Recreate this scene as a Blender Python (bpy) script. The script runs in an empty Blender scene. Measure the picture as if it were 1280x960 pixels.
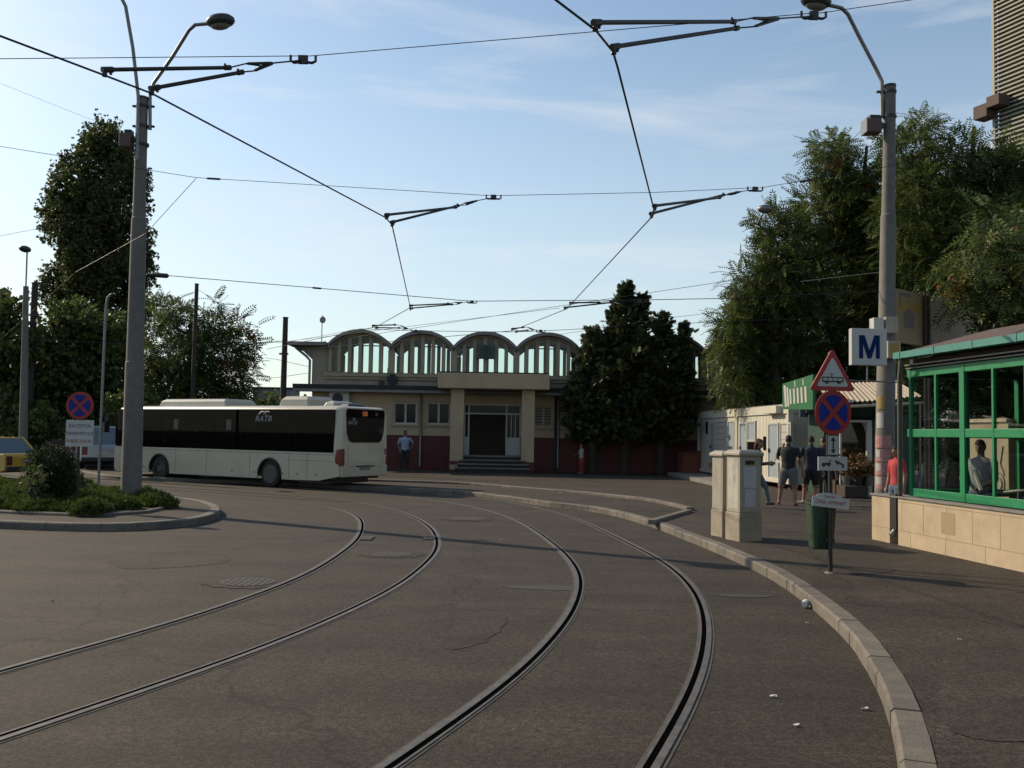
import bpy, bmesh, math, random
import numpy as np
from mathutils import Vector, Matrix
rnd = random.Random(7); nr = np.random.default_rng(7)
S = bpy.context.scene; COL = S.collection
# ------------------------------------------------------------------ camera model (used to read real positions off the photograph)
FPX, CH = 1150., 1.85
RA = math.radians(1.0); PI_ = math.atan(63.5*math.cos(RA)/FPX)
Fv = np.array([0, math.cos(PI_), math.sin(PI_)]); Hv = np.array([1., 0, 0]); U0 = np.array([0, -math.sin(PI_), math.cos(PI_)])
Rv = math.cos(RA)*Hv + math.sin(RA)*U0; Uv = -math.sin(RA)*Hv + math.cos(RA)*U0
C0 = np.array([0, 0, CH])
def ray(x, y): return Fv + Rv*(x-640)/FPX - Uv*(y-480)/FPX
def G(x, y, z=0.):
    d = ray(x, y); return C0 + d*((z-CH)/d[2])
def Yp(x, y, Y):
    d = ray(x, y); return C0 + d*(Y/d[1])
cam = bpy.data.cameras.new('camera'); co = bpy.data.objects.new('camera', cam); COL.objects.link(co)
cam.sensor_width = 36; cam.lens = FPX/1280*36; cam.clip_end = 3000; cam.clip_start = .05
M = Matrix.Identity(4)
for i in range(3): M[i][0] = Rv[i]; M[i][1] = Uv[i]; M[i][2] = -Fv[i]; M[i][3] = C0[i]
co.matrix_world = M; S.camera = co
PZ = .13                                    # pavement height
# ------------------------------------------------------------------ materials
def _n(nt, t, **k):
    n = nt.nodes.new(t)
    for a, b in k.items(): setattr(n, a, b)
    return n
MATS = {}; ALB = .60
def mat(name, col, rough=.6, var=.0, scale=3., col2=None, bump=0., bscale=40., metal=0., spec=.5, dirt=0., dcol=(.05, .04, .03), dscale=1.2, coat=0.):
    if name in MATS: return MATS[name]
    col = tuple(c*ALB for c in col); dcol = tuple(c*ALB for c in dcol); col2 = col2 and tuple(c*ALB for c in col2)
    m = bpy.data.materials.new(name); m.use_nodes = True; nt = m.node_tree; b = nt.nodes['Principled BSDF']
    b.inputs['Roughness'].default_value = rough; b.inputs['Metallic'].default_value = metal
    b.inputs['Specular IOR Level'].default_value = spec; b.inputs['Coat Weight'].default_value = coat
    tc = _n(nt, 'ShaderNodeTexCoord')
    c2 = col2 or tuple(c*(1-var) for c in col)
    c1 = col if col2 else tuple(min(1, c*(1+var)) for c in col)
    last = None
    if var or col2:
        no = _n(nt, 'ShaderNodeTexNoise'); no.inputs['Scale'].default_value = scale; no.inputs['Detail'].default_value = 6; no.inputs['Roughness'].default_value = .65
        nt.links.new(tc.outputs['Object'], no.inputs['Vector'])
        r = _n(nt, 'ShaderNodeValToRGB'); r.color_ramp.elements[0].position = .32; r.color_ramp.elements[1].position = .68
        r.color_ramp.elements[0].color = (*c2, 1); r.color_ramp.elements[1].color = (*c1, 1)
        nt.links.new(no.outputs['Fac'], r.inputs['Fac']); last = r.outputs['Color']
    if dirt:
        no2 = _n(nt, 'ShaderNodeTexNoise'); no2.inputs['Scale'].default_value = dscale; no2.inputs['Detail'].default_value = 8; no2.inputs['Roughness'].default_value = .75
        mp = _n(nt, 'ShaderNodeMapping'); mp.inputs['Scale'].default_value = (1, 1, .35); mp.inputs['Location'].default_value = (3.1, 7.7, 1.3)
        nt.links.new(tc.outputs['Object'], mp.inputs['Vector']); nt.links.new(mp.outputs['Vector'], no2.inputs['Vector'])
        r2 = _n(nt, 'ShaderNodeValToRGB'); r2.color_ramp.elements[0].position = .5; r2.color_ramp.elements[1].position = .75
        r2.color_ramp.elements[0].color = (0, 0, 0, 1); r2.color_ramp.elements[1].color = (dirt, dirt, dirt, 1)
        nt.links.new(no2.outputs['Fac'], r2.inputs['Fac'])
        mx = _n(nt, 'ShaderNodeMix', data_type='RGBA')
        nt.links.new(r2.outputs['Color'], mx.inputs[0])
        if last: nt.links.new(last, mx.inputs[6])
        else: mx.inputs[6].default_value = (*col, 1)
        mx.inputs[7].default_value = (*dcol, 1); last = mx.outputs[2]
    if last: nt.links.new(last, b.inputs['Base Color'])
    else: b.inputs['Base Color'].default_value = (*col, 1)
    if bump:
        nb = _n(nt, 'ShaderNodeTexNoise'); nb.inputs['Scale'].default_value = bscale; nb.inputs['Detail'].default_value = 4
        nt.links.new(tc.outputs['Object'], nb.inputs['Vector'])
        bp = _n(nt, 'ShaderNodeBump'); bp.inputs['Strength'].default_value = bump; bp.inputs['Distance'].default_value = .02
        nt.links.new(nb.outputs['Fac'], bp.inputs['Height']); nt.links.new(bp.outputs['Normal'], b.inputs['Normal'])
    MATS[name] = m; return m
def glass(name, tint=(.85, .93, .9), refl=.12, fr=.9, rough=.02):
    m = bpy.data.materials.new(name); m.use_nodes = True; nt = m.node_tree; nt.nodes.clear()
    o = _n(nt, 'ShaderNodeOutputMaterial'); t = _n(nt, 'ShaderNodeBsdfTransparent'); g = _n(nt, 'ShaderNodeBsdfGlossy')
    t.inputs['Color'].default_value = (*tint, 1); g.inputs['Roughness'].default_value = rough
    f = _n(nt, 'ShaderNodeLayerWeight'); f.inputs['Blend'].default_value = .5
    pw = _n(nt, 'ShaderNodeMath', operation='POWER'); pw.inputs[1].default_value = 5.; nt.links.new(f.outputs['Facing'], pw.inputs[0])
    a = _n(nt, 'ShaderNodeMath', operation='MULTIPLY_ADD'); a.inputs[1].default_value = fr; a.inputs[2].default_value = refl
    nt.links.new(pw.outputs[0], a.inputs[0])
    mx = _n(nt, 'ShaderNodeMixShader'); nt.links.new(a.outputs[0], mx.inputs[0]); nt.links.new(t.outputs[0], mx.inputs[1]); nt.links.new(g.outputs[0], mx.inputs[2])
    nt.links.new(mx.outputs[0], o.inputs[0]); MATS[name] = m; return m
def leafmat(name, c1, c2, c3=None, trans=.3, rough=.5):
    m = bpy.data.materials.new(name); m.use_nodes = True; nt = m.node_tree; b = nt.nodes['Principled BSDF']; o = nt.nodes['Material Output']
    ge = _n(nt, 'ShaderNodeNewGeometry'); tc = _n(nt, 'ShaderNodeTexCoord'); no = _n(nt, 'ShaderNodeTexNoise'); no.inputs['Scale'].default_value = .9
    nt.links.new(tc.outputs['Object'], no.inputs['Vector'])
    ad = _n(nt, 'ShaderNodeMath', operation='ADD'); sb = _n(nt, 'ShaderNodeMath', operation='MULTIPLY'); sb.inputs[1].default_value = .55
    nt.links.new(ge.outputs['Random Per Island'], sb.inputs[0]); nt.links.new(sb.outputs[0], ad.inputs[0])
    s2 = _n(nt, 'ShaderNodeMath', operation='MULTIPLY'); s2.inputs[1].default_value = .55; nt.links.new(no.outputs['Fac'], s2.inputs[0]); nt.links.new(s2.outputs[0], ad.inputs[1])
    r = _n(nt, 'ShaderNodeValToRGB'); r.color_ramp.elements[0].position = .25; r.color_ramp.elements[0].color = (*c1, 1)
    r.color_ramp.elements[1].position = .75; r.color_ramp.elements[1].color = (*c2, 1)
    if c3:
        e = r.color_ramp.elements.new(.86); e.color = (*c3, 1)
    nt.links.new(ad.outputs[0], r.inputs['Fac'])
    nt.links.new(r.outputs['Color'], b.inputs['Base Color']); b.inputs['Roughness'].default_value = rough; b.inputs['Specular IOR Level'].default_value = .22
    tr = _n(nt, 'ShaderNodeBsdfTranslucent'); nt.links.new(r.outputs['Color'], tr.inputs['Color'])
    mx = _n(nt, 'ShaderNodeMixShader'); mx.inputs[0].default_value = trans
    nt.links.new(b.outputs[0], mx.inputs[1]); nt.links.new(tr.outputs[0], mx.inputs[2]); nt.links.new(mx.outputs[0], o.inputs[0])
    MATS[name] = m; return m
def asphalt(name, c, c2, seed=0.):
    m = bpy.data.materials.new(name); m.use_nodes = True; nt = m.node_tree; b = nt.nodes['Principled BSDF']
    tc = _n(nt, 'ShaderNodeTexCoord')
    def noise(s, d=4, r=.6, mapping=None):
        no = _n(nt, 'ShaderNodeTexNoise'); no.inputs['Scale'].default_value = s; no.inputs['Detail'].default_value = d; no.inputs['Roughness'].default_value = r
        mp = _n(nt, 'ShaderNodeMapping'); mp.inputs['Location'].default_value = (seed, seed*1.7, 0)
        if mapping: mp.inputs['Scale'].default_value = mapping[0]; mp.inputs['Rotation'].default_value = (0, 0, mapping[1])
        nt.links.new(tc.outputs['Object'], mp.inputs['Vector']); nt.links.new(mp.outputs['Vector'], no.inputs['Vector']); return no.outputs['Fac']
    def ramp(f, p0, p1, a, bb):
        r = _n(nt, 'ShaderNodeValToRGB'); r.color_ramp.elements[0].position = p0; r.color_ramp.elements[1].position = p1
        r.color_ramp.elements[0].color = (*a, 1); r.color_ramp.elements[1].color = (*bb, 1); nt.links.new(f, r.inputs['Fac']); return r.outputs['Color']
    def mult(a, bb, f=1.):
        x = _n(nt, 'ShaderNodeMix', data_type='RGBA', blend_type='MULTIPLY'); x.inputs[0].default_value = f
        nt.links.new(a, x.inputs[6]); nt.links.new(bb, x.inputs[7]); return x.outputs[2]
    base = ramp(noise(.28, 6, .6), .3, .7, c2, c)
    patch = ramp(noise(1.3, 7, .7), .36, .62, (.78, .78, .79), (1.1, 1.09, 1.07))
    streak = ramp(noise(1.0, 5, .6, ((.16, 1.6, 1), .45)), .35, .65, (.80, .80, .81), (1.12, 1.12, 1.11))
    grain = ramp(noise(70, 3, .75), .36, .64, (.36, .36, .38), (1.55, 1.52, 1.46))
    coarse = ramp(noise(17, 4, .75), .36, .64, (.74, .74, .75), (1.22, 1.21, 1.18))
    spots = ramp(noise(.75, 9, .62), .24, .40, (.66, .66, .68), (1, 1, 1))
    col = mult(mult(mult(base, patch), mult(streak, spots)), mult(grain, coarse))
    vc = _n(nt, 'ShaderNodeTexVoronoi', feature='F1'); vc.inputs['Scale'].default_value = 48; nt.links.new(tc.outputs['Object'], vc.inputs['Vector'])
    sc_ = _n(nt, 'ShaderNodeSeparateColor'); nt.links.new(vc.outputs['Color'], sc_.inputs[0])
    col = mult(col, ramp(sc_.outputs[0], .05, .97, (.66, .66, .67), (1.36, 1.35, 1.32)))
    # cracks
    vo = _n(nt, 'ShaderNodeTexVoronoi', feature='DISTANCE_TO_EDGE'); vo.inputs['Scale'].default_value = .17
    nz = _n(nt, 'ShaderNodeTexNoise'); nz.inputs['Scale'].default_value = 1.5; nz.inputs['Detail'].default_value = 5
    nt.links.new(tc.outputs['Object'], nz.inputs['Vector'])
    va = _n(nt, 'ShaderNodeVectorMath', operation='ADD'); nt.links.new(tc.outputs['Object'], va.inputs[0]); nt.links.new(nz.outputs['Color'], va.inputs[1])
    nt.links.new(va.outputs[0], vo.inputs['Vector'])
    cr = ramp(vo.outputs['Distance'], .0012, .0055, (.38, .38, .38), (1, 1, 1))
    col = mult(col, cr, .75)
    nt.links.new(col, b.inputs['Base Color']); b.inputs['Roughness'].default_value = .85; b.inputs['Specular IOR Level'].default_value = .25
    bp = _n(nt, 'ShaderNodeBump'); bp.inputs['Strength'].default_value = .5; bp.inputs['Distance'].default_value = .006
    nt.links.new(noise(110, 3, .7), bp.inputs['Height']); nt.links.new(bp.outputs['Normal'], b.inputs['Normal'])
    MATS[name] = m; return m
asphalt('asphalt', (.049, .040, .0315), (.036, .0303, .0245))
asphalt('pavement_asphalt', (.054, .044, .036), (.040, .033, .027), 11.3)
asphalt('old_asphalt', (.060, .049, .040), (.045, .0375, .031), 5.); asphalt('fresh_asphalt', (.043, .0355, .0285), (.034, .0285, .0235), 8.)
mat('kerb_stone', (.195, .17, .142), .85, .22, 5, bump=.3, bscale=60, dirt=.6, dcol=(.10, .09, .08), dscale=3)
def per_island(name, lo, hi):
    m = MATS[name]; nt = m.node_tree; b = nt.nodes['Principled BSDF']; src = b.inputs['Base Color'].links[0].from_socket
    ge = _n(nt, 'ShaderNodeNewGeometry'); r = _n(nt, 'ShaderNodeValToRGB'); r.color_ramp.elements[0].color = (lo, lo, lo, 1); r.color_ramp.elements[1].color = (hi, hi*.98, hi*.95, 1)
    nt.links.new(ge.outputs['Random Per Island'], r.inputs['Fac']); x = _n(nt, 'ShaderNodeMix', data_type='RGBA', blend_type='MULTIPLY'); x.inputs[0].default_value = 1.
    nt.links.new(src, x.inputs[6]); nt.links.new(r.outputs['Color'], x.inputs[7]); nt.links.new(x.outputs[2], b.inputs['Base Color'])
per_island('kerb_stone', .78, 1.12)
mat('old_concrete', (.25, .235, .215), .85, .2, 4, bump=.4, bscale=30, dirt=.5, dcol=(.11, .10, .09), dscale=2)
mat('pole_concrete', (.20, .183, .165), .8, .15, 6, bump=.2, bscale=50, dirt=.4, dcol=(.13, .11, .10), dscale=3)
mat('rail_steel', (.17, .152, .135), .55, .35, 7, metal=.3)
mat('rail_bed', (.098, .084, .07), .9, .35, 9, bump=.4)
mat('groove_dirt_shade', (.004, .004, .004), 1., spec=0.)  # near black: groove dirt plus painted-in shade of a deeper groove
mat('dark_metal', (.035, .033, .032), .5, .2, 10, metal=.3)
mat('wire_black', (.02, .02, .02), .5, metal=.3)
mat('galv_metal', (.28, .28, .27), .45, .15, 8, metal=.6)
mat('rust_wood', (.055, .036, .026), .85, .35, 9, bump=.5, bscale=25)
mat('cream_wall', (.60, .46, .29), .9, .1, 1.2, bump=.15, bscale=25, dirt=.45, dcol=(.30, .25, .19), dscale=.7)
mat('upper_plaster', (.46, .40, .31), .9, .1, 1.2, bump=.15, bscale=25, dirt=.5, dcol=(.22, .19, .16), dscale=.8)
mat('frame_concrete', (.50, .42, .28), .85, .1, 2, bump=.1, dirt=.4, dcol=(.25, .21, .16), dscale=1.2)
mat('dado_red', (.13, .018, .016), .7, .2, 1.5, dirt=.4, dcol=(.06, .02, .018), dscale=1)
mat('roof_grey', (.30, .29, .27), .8, .2, 1.5, dirt=.3, dcol=(.15, .13, .12))
mat('roof_tar', (.035, .033, .035), .85, .3, 2)
mat('window_dark', (.010, .011, .012), .15, spec=.22)
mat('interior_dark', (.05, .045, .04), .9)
mat('white_frame', (.62, .60, .55), .55, .06, 4, dirt=.3, dcol=(.35, .32, .28), dscale=2)
mat('bus_white', (.62, .57, .44), .3, .05, .8, dirt=.35, dcol=(.36, .33, .27), dscale=1.3, coat=.3)
mat('bus_glass', (.003, .003, .005), .3, spec=.03)
mat('bus_pane', (.006, .007, .010), .16, spec=.06)
mat('rubber', (.014, .014, .014), .85, .3, 20)
mat('rim_metal', (.09, .088, .085), .45, .2, 10, metal=.5)
mat('plastic_black', (.02, .02, .021), .5)
mat('tail_red', (.16, .012, .012), .2, spec=.6)
mat('sign_red', (.44, .028, .022), .6, .06, 10)
mat('sign_blue', (.012, .03, .30), .6, .06, 10, spec=.25)
mat('sign_white', (.62, .61, .58), .5, .05, 8, dirt=.25, dcol=(.4, .37, .33), dscale=6)
mat('sign_black', (.02, .02, .02), .5)
mat('metro_blue', (.006, .03, .13), .8, spec=.1)
mat('text_red', (.33, .03, .03), .6)
mat('text_grey', (.13, .13, .14), .6)
mat('logo_white', (.45, .45, .45), .6)
mat('bin_green', (.018, .055, .022), .55, .15, 8, dirt=.4, dcol=(.05, .06, .04), dscale=6)
mat('frame_green', (.015, .27, .105), .4, .1, 6, dirt=.25, dcol=(.03, .14, .07), dscale=5)
mat('gutter_teal', (.06, .27, .235), .45, .12, 5)
mat('roof_brown', (.14, .09, .07), .8, .2, 5)
mat('stone_clad', (.59, .465, .31), .75, .12, 2.5, bump=.15, bscale=30, dirt=.4, dcol=(.34, .23, .13), dscale=1.5)
mat('stone_joint', (.33, .24, .15), .9)
mat('container_white', (.80, .75, .63), .5, .06, 1.5, dirt=.3, dcol=(.4, .36, .28), dscale=1.4)
mat('container_blue', (.42, .50, .55), .4, .06, 3)
mat('cabinet_grey', (.47, .43, .34), .55, .08, 3, dirt=.55, dcol=(.22, .19, .15), dscale=4)
mat('paper', (.60, .62, .68), .8, .12, 25)
mat('paper_pink', (.58, .30, .28), .8, .25, 12)
mat('terracotta', (.25, .075, .045), .8, .15, 4)
mat('orange_clay', (.50, .22, .08), .8, .1, 4)
mat('shop_green', (.012, .06, .04), .6, .2, 3)
mat('sign_green', (.025, .17, .06), .5, .12, 4)
mat('awning_beige', (.58, .49, .37), .6, .1, 3)
mat('awning_blue', (.16, .22, .30), .6, .1, 3)
mat('tower_slat', (.36, .37, .30), .6, .12, .8)
mat('tower_core', (.30, .31, .26), .8, .2, .5)
mat('tower_block', (.15, .10, .085), .85, .1, 1)
mat('board_beige', (.44, .32, .18), .6, .1, 1.5, dirt=.3, dcol=(.4, .28, .15))
mat('board_yellow', (.46, .30, .06), .6, .1, 3)
mat('board_grey', (.24, .19, .16), .6, .1, 3)
mat('soil', (.04, .032, .024), .95, .3, 6, bump=.5)
mat('bark', (.055, .042, .032), .95, .3, 8, bump=.8, bscale=18)
mat('taxi_yellow', (.62, .38, .025), .3, coat=.4)
mat('car_silver', (.42, .46, .52), .3, metal=.3, coat=.4)
mat('car_glass', (.10, .14, .17), .05, spec=.7)
mat('car_blue', (.05, .09, .17), .3, coat=.4)
mat('brick_wall', (.13, .10, .085), .9, .3, 2, bump=.4)
mat('far_grey', (.22, .23, .25), .9, .1, .5)
mat('plaster_graffiti', (.50, .40, .28), .85, .12, 2, dirt=.6, dcol=(.25, .19, .13), dscale=2)
mat('graffiti_door', (.62, .58, .50), .7, .1, 4, dirt=.95, dcol=(.13, .12, .11), dscale=7)
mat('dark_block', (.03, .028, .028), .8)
mat('lamp_shell', (.06, .06, .06), .45, .2, 8, metal=.3)
mat('lamp_bowl', (.30, .29, .27), .3)
mat('cover_iron', (.062, .055, .048), .85, .35, 30, bump=.6, bscale=60)
mat('litter_white', (.70, .70, .68), .7)
mat('clock_green', (.02, .06, .05), .4)
mat('led_off', (.09, .025, .01), .5)
mat('led_orange', (.9, .22, .03), .5); _b = MATS['led_orange'].node_tree.nodes['Principled BSDF']; _b.inputs['Emission Color'].default_value = (1, .22, .03, 1); _b.inputs['Emission Strength'].default_value = .35
mat('seat_cloth', (.05, .06, .11), .9, .3, 8)
mat('plinth_stone', (.44, .38, .29), .85, .2, 3, bump=.3, bscale=25, dirt=.6, dcol=(.20, .16, .12), dscale=3)
glass('hall_glass', (.74, .90, .86), .04, .9); glass('kiosk_glass', (.80, .85, .82), .045, .7); glass('bus_tint', (.17, .18, .19), .012, .25)
leafmat('ailanthus_leaf', (.036, .054, .016), (.102, .136, .036), (.17, .165, .048), .36)
leafmat('ailanthus_near_leaf', (.036, .056, .018), (.105, .14, .042), (.18, .18, .06), .32)
leafmat('poplar_leaf', (.036, .050, .018), (.105, .125, .042), None, .4)
leafmat('broad_leaf', (.034, .052, .015), (.108, .138, .036), None, .4)
leafmat('rusty_leaf', (.07, .038, .014), (.16, .085, .028), None, .4)
leafmat('conifer_leaf', (.025, .036, .016), (.075, .092, .036), None, .25)
leafmat('hedge_leaf', (.026, .044, .010), (.082, .11, .022), None, .3, .8)
leafmat('bush_leaf', (.010, .019, .007), (.032, .050, .014), None, .15)
leafmat('seed_orange', (.15, .06, .018), (.30, .14, .04), None, .3)
leafmat('flowers', (.05, .07, .02), (.22, .10, .05), (.35, .22, .10), .2)
# ------------------------------------------------------------------ mesh builder
class MB:
    def __init__(s): s.v = []; s.f = []; s.m = []; s.cur = 0
    def add(s, vs, fs):
        o = len(s.v); s.v += [tuple(map(float, v)) for v in vs]; s.f += [tuple(o+i for i in f) for f in fs]; s.m += [s.cur]*len(fs); return s
    def box(s, c, d, rz=0., mtx=None):
        x, y, z = d[0]/2, d[1]/2, d[2]/2
        vs = [Vector((a*x, b*y, e*z)) for e in (-1, 1) for b in (-1, 1) for a in (-1, 1)]
        if mtx is not None: vs = [mtx @ v for v in vs]
        elif rz: r = Matrix.Rotation(rz, 3, 'Z'); vs = [r @ v for v in vs]
        vs = [(v[0]+c[0], v[1]+c[1], v[2]+c[2]) for v in vs]
        return s.add(vs, [(0, 2, 3, 1), (4, 5, 7, 6), (0, 1, 5, 4), (1, 3, 7, 5), (3, 2, 6, 7), (2, 0, 4, 6)])
    def box2(s, a, b):
        return s.box([(p+q)/2 for p, q in zip(a, b)], [abs(q-p) for p, q in zip(a, b)])
    def tube(s, pts, r, n=8, cap=True):
        pts = [Vector(p) for p in pts]; k = len(pts); rs = r if isinstance(r, (list, tuple)) else [r]*k
        vs = []; fs = []; t0 = (pts[1]-pts[0]).normalized()
        up = Vector((0, 0, 1)) if abs(t0.z) < .9 else Vector((1, 0, 0))
        a = t0.cross(up).normalized()
        for i, p in enumerate(pts):
            t = ((pts[min(i+1, k-1)]-pts[max(i-1, 0)])).normalized()
            a = (a - t*a.dot(t)).normalized(); b = t.cross(a)
            for j in range(n):
                q = 2*math.pi*j/n; vs.append(p + (a*math.cos(q)+b*math.sin(q))*rs[i])
        for i in range(k-1):
            for j in range(n):
                fs.append((i*n+j, i*n+(j+1) % n, (i+1)*n+(j+1) % n, (i+1)*n+j))
        if cap: fs.append(tuple(range(n))[::-1]); fs.append(tuple((k-1)*n+j for j in range(n)))
        return s.add(vs, fs)
    def ell(s, c, r, nu=12, nv=8, mtx=None):
        vs = []; fs = []
        for i in range(nv+1):
            th = math.pi*i/nv
            for j in range(nu):
                ph = 2*math.pi*j/nu; v = Vector((r[0]*math.sin(th)*math.cos(ph), r[1]*math.sin(th)*math.sin(ph), r[2]*math.cos(th)))
                if mtx is not None: v = mtx @ v
                vs.append((v[0]+c[0], v[1]+c[1], v[2]+c[2]))
        for i in range(nv):
            for j in range(nu): fs.append((i*nu+j, (i+1)*nu+j, (i+1)*nu+(j+1) % nu, i*nu+(j+1) % nu))
        return s.add(vs, fs)
    def prism(s, poly, fn, a, b):
        """poly: 2-D outline; fn(u,v,w)->xyz; extruded from w=a to w=b"""
        n = len(poly); o = [fn(u, v, a) for u, v in poly]+[fn(u, v, b) for u, v in poly]
        return s.add(o, [tuple(range(n)), tuple(range(2*n-1, n-1, -1))]+[(i, i+n, (i+1) % n+n, (i+1) % n) for i in range(n)])
    def loft(s, rings, cap=True):
        n = len(rings[0]); vs = [p for r in rings for p in r]; fs = []
        for i in range(len(rings)-1):
            for j in range(n): fs.append((i*n+j, i*n+(j+1) % n, (i+1)*n+(j+1) % n, (i+1)*n+j))
        if cap: fs.append(tuple(range(n))[::-1]); fs.append(tuple((len(rings)-1)*n+j for j in range(n)))
        return s.add(vs, fs)
    def mesh(s, name, mats, bevel=0., smooth=None, xf=None, tri=False):
        me = bpy.data.meshes.new(name)
        v = [xf @ Vector(p) for p in s.v] if xf is not None else s.v
        me.from_pydata(v, [], s.f)
        for m in mats: me.materials.append(MATS[m])
        if len(mats) > 1: me.polygons.foreach_set('material_index', s.m)
        bm = bmesh.new(); bm.from_mesh(me)
        bmesh.ops.recalc_face_normals(bm, faces=bm.faces)
        if bevel:
            bm.edges.ensure_lookup_table()
            es = [e for e in bm.edges if len(e.link_faces) == 2 and e.calc_face_angle(0) > .5]
            bmesh.ops.bevel(bm, geom=es, offset=bevel, segments=2, profile=.6, affect='EDGES', clamp_overlap=True)
        if tri: bmesh.ops.triangulate(bm, faces=[f for f in bm.faces if len(f.verts) > 4])
        bm.to_mesh(me); bm.free()
        if smooth:
            me.polygons.foreach_set('use_smooth', [True]*len(me.polygons)); me.set_sharp_from_angle(angle=math.radians(smooth))
        me.update(); return me
class Thing:
    def __init__(s, name, label, cat, loc=(0, 0, 0), rz=0., group=None):
        o = bpy.data.objects.new(name, None); COL.objects.link(o); o.empty_display_size = .2
        o.location = tuple(map(float, loc)); o.rotation_euler = (0, 0, rz); o['label'] = label; o['category'] = cat
        if group: o['group'] = group
        s.o = o; s.inv = (Matrix.Translation(Vector(o.location)) @ Matrix.Rotation(rz, 4, 'Z')).inverted()
    def part(s, name, mb, mats, parent=None, world=True, label=None, **k):
        if isinstance(mats, str): mats = [mats]
        me = mb.mesh(name, mats, xf=s.inv if world else None, **k) if isinstance(mb, MB) else mb
        o = bpy.data.objects.new(name, me); COL.objects.link(o); o.parent = parent or s.o
        if label: o['label'] = label
        return o
def single(name, mb, mats, label, cat, group=None, origin=None, kind=None, **k):
    if isinstance(mats, str): mats = [mats]
    if origin is None and kind is None:
        a = np.array(mb.v); origin = (*(a[:, :2].mean(0)), a[:, 2].min())
    origin = origin or (0, 0, 0)
    me = mb.mesh(name, mats, xf=Matrix.Translation(-Vector(tuple(map(float, origin)))), **k)
    o = bpy.data.objects.new(name, me); COL.objects.link(o); o.location = tuple(map(float, origin))
    if kind: o['kind'] = kind
    if label: o['label'] = label
    if cat: o['category'] = cat
    if group: o['group'] = group
    return o
def copy_tree(o, parent=None):
    c = o.copy(); COL.objects.link(c)
    if parent: c.parent = parent
    for ch in [x for x in o.children]: copy_tree(ch, c)
    return c
def text_mb(body, size, fn, depth=.004, align='CENTER', shear=0., sx=1.):
    cu = bpy.data.curves.new('lettering', 'FONT'); cu.body = body; cu.size = size; cu.align_x = align; cu.align_y = 'CENTER'; cu.extrude = depth/2; cu.shear = shear; cu.resolution_u = 3
    ob = bpy.data.objects.new('lettering', cu); COL.objects.link(ob)
    dg = bpy.context.evaluated_depsgraph_get(); me = bpy.data.meshes.new_from_object(ob.evaluated_get(dg))
    mb = MB(); mb.add([fn(v.co.x*sx, v.co.y, v.co.z+depth/2) for v in me.vertices], [tuple(p.vertices) for p in me.polygons])
    bpy.data.objects.remove(ob); bpy.data.meshes.remove(me); bpy.data.curves.remove(cu); return mb
def polyline(pts, step=.25, it=3):
    P = [np.array(p, float) for p in pts]; out = []
    for i in range(len(P)-1):
        p0 = P[max(i-1, 0)]; p1 = P[i]; p2 = P[i+1]; p3 = P[min(i+2, len(P)-1)]
        n = max(2, int(np.linalg.norm(p2-p1)/step))
        for k in range(n):
            t = k/n; out.append(.5*((2*p1)+(-p0+p2)*t+(2*p0-5*p1+4*p2-p3)*t*t+(-p0+3*p1-3*p2+p3)*t**3))
    out.append(P[-1]); A = np.array(out)
    # even spacing then smoothing
    d = np.r_[0, np.cumsum(np.linalg.norm(np.diff(A, axis=0), axis=1))]; m = int(d[-1]/step)+1; q = np.linspace(0, d[-1], m)
    A = np.stack([np.interp(q, d, A[:, k]) for k in range(A.shape[1])], 1)
    for _ in range(it): A[1:-1] = .25*A[:-2]+.5*A[1:-1]+.25*A[2:]
    return A
def normals2(A):
    t = np.gradient(A[:, :2], axis=0); t /= np.linalg.norm(t, axis=1)[:, None]+1e-9
    return np.stack([t[:, 1], -t[:, 0]], 1)                     # to the right of travel
def strip(mb, A, o0, o1, z0, z1, thick=None):
    N = normals2(A); a = np.c_[A[:, :2]+N*o0, np.full(len(A), z0)]; b = np.c_[A[:, :2]+N*o1, np.full(len(A), z1)]
    n = len(A); vs = list(a)+list(b); fs = [(i, n+i, n+i+1, i+1) for i in range(n-1)]
    mb.add(vs, fs)
    if thick:
        for off in (o0, o1):
            zt = z0 if off == o0 else z1
            p = np.c_[A[:, :2]+N*off, np.full(n, zt)]; q = p.copy(); q[:, 2] -= thick
            mb.add(list(p)+list(q), fs)
# ------------------------------------------------------------------ road, pavement, kerbs, rails
mb = MB(); mb.add([(-900, -900, 0), (900, -900, 0), (900, 900, 0), (-900, 900, 0)], [(0, 1, 2, 3)])
single('road', mb, 'asphalt', None, None, kind='structure')
KA = [G(x, y, PZ)[:2] for x, y in [(-420, 562), (-200, 570), (-40, 579), (90, 588), (150, 595), (320, 600.5), (404, 605), (480, 609), (566, 613), (597, 615.7), (652, 622.6), (679, 626.5), (720.6, 630.5), (755, 635.5), (789, 643.5), (824, 654), (858, 667), (897.5, 682), (961, 710.5), (1009, 742), (1052, 777), (1078, 809), (1099.5, 846), (1115, 888.5), (1126, 957.5), (1130, 1040), (1128, 1180)]]
KA = polyline(KA, .3, 2)
KA = np.vstack([KA, KA[-1]+(KA[-1]-KA[-2])*10, KA[-1]+(KA[-1]-KA[-2])*30])
NA = normals2(KA)      # right of travel: travel is left->right/near, right-of-travel = the road side
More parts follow.
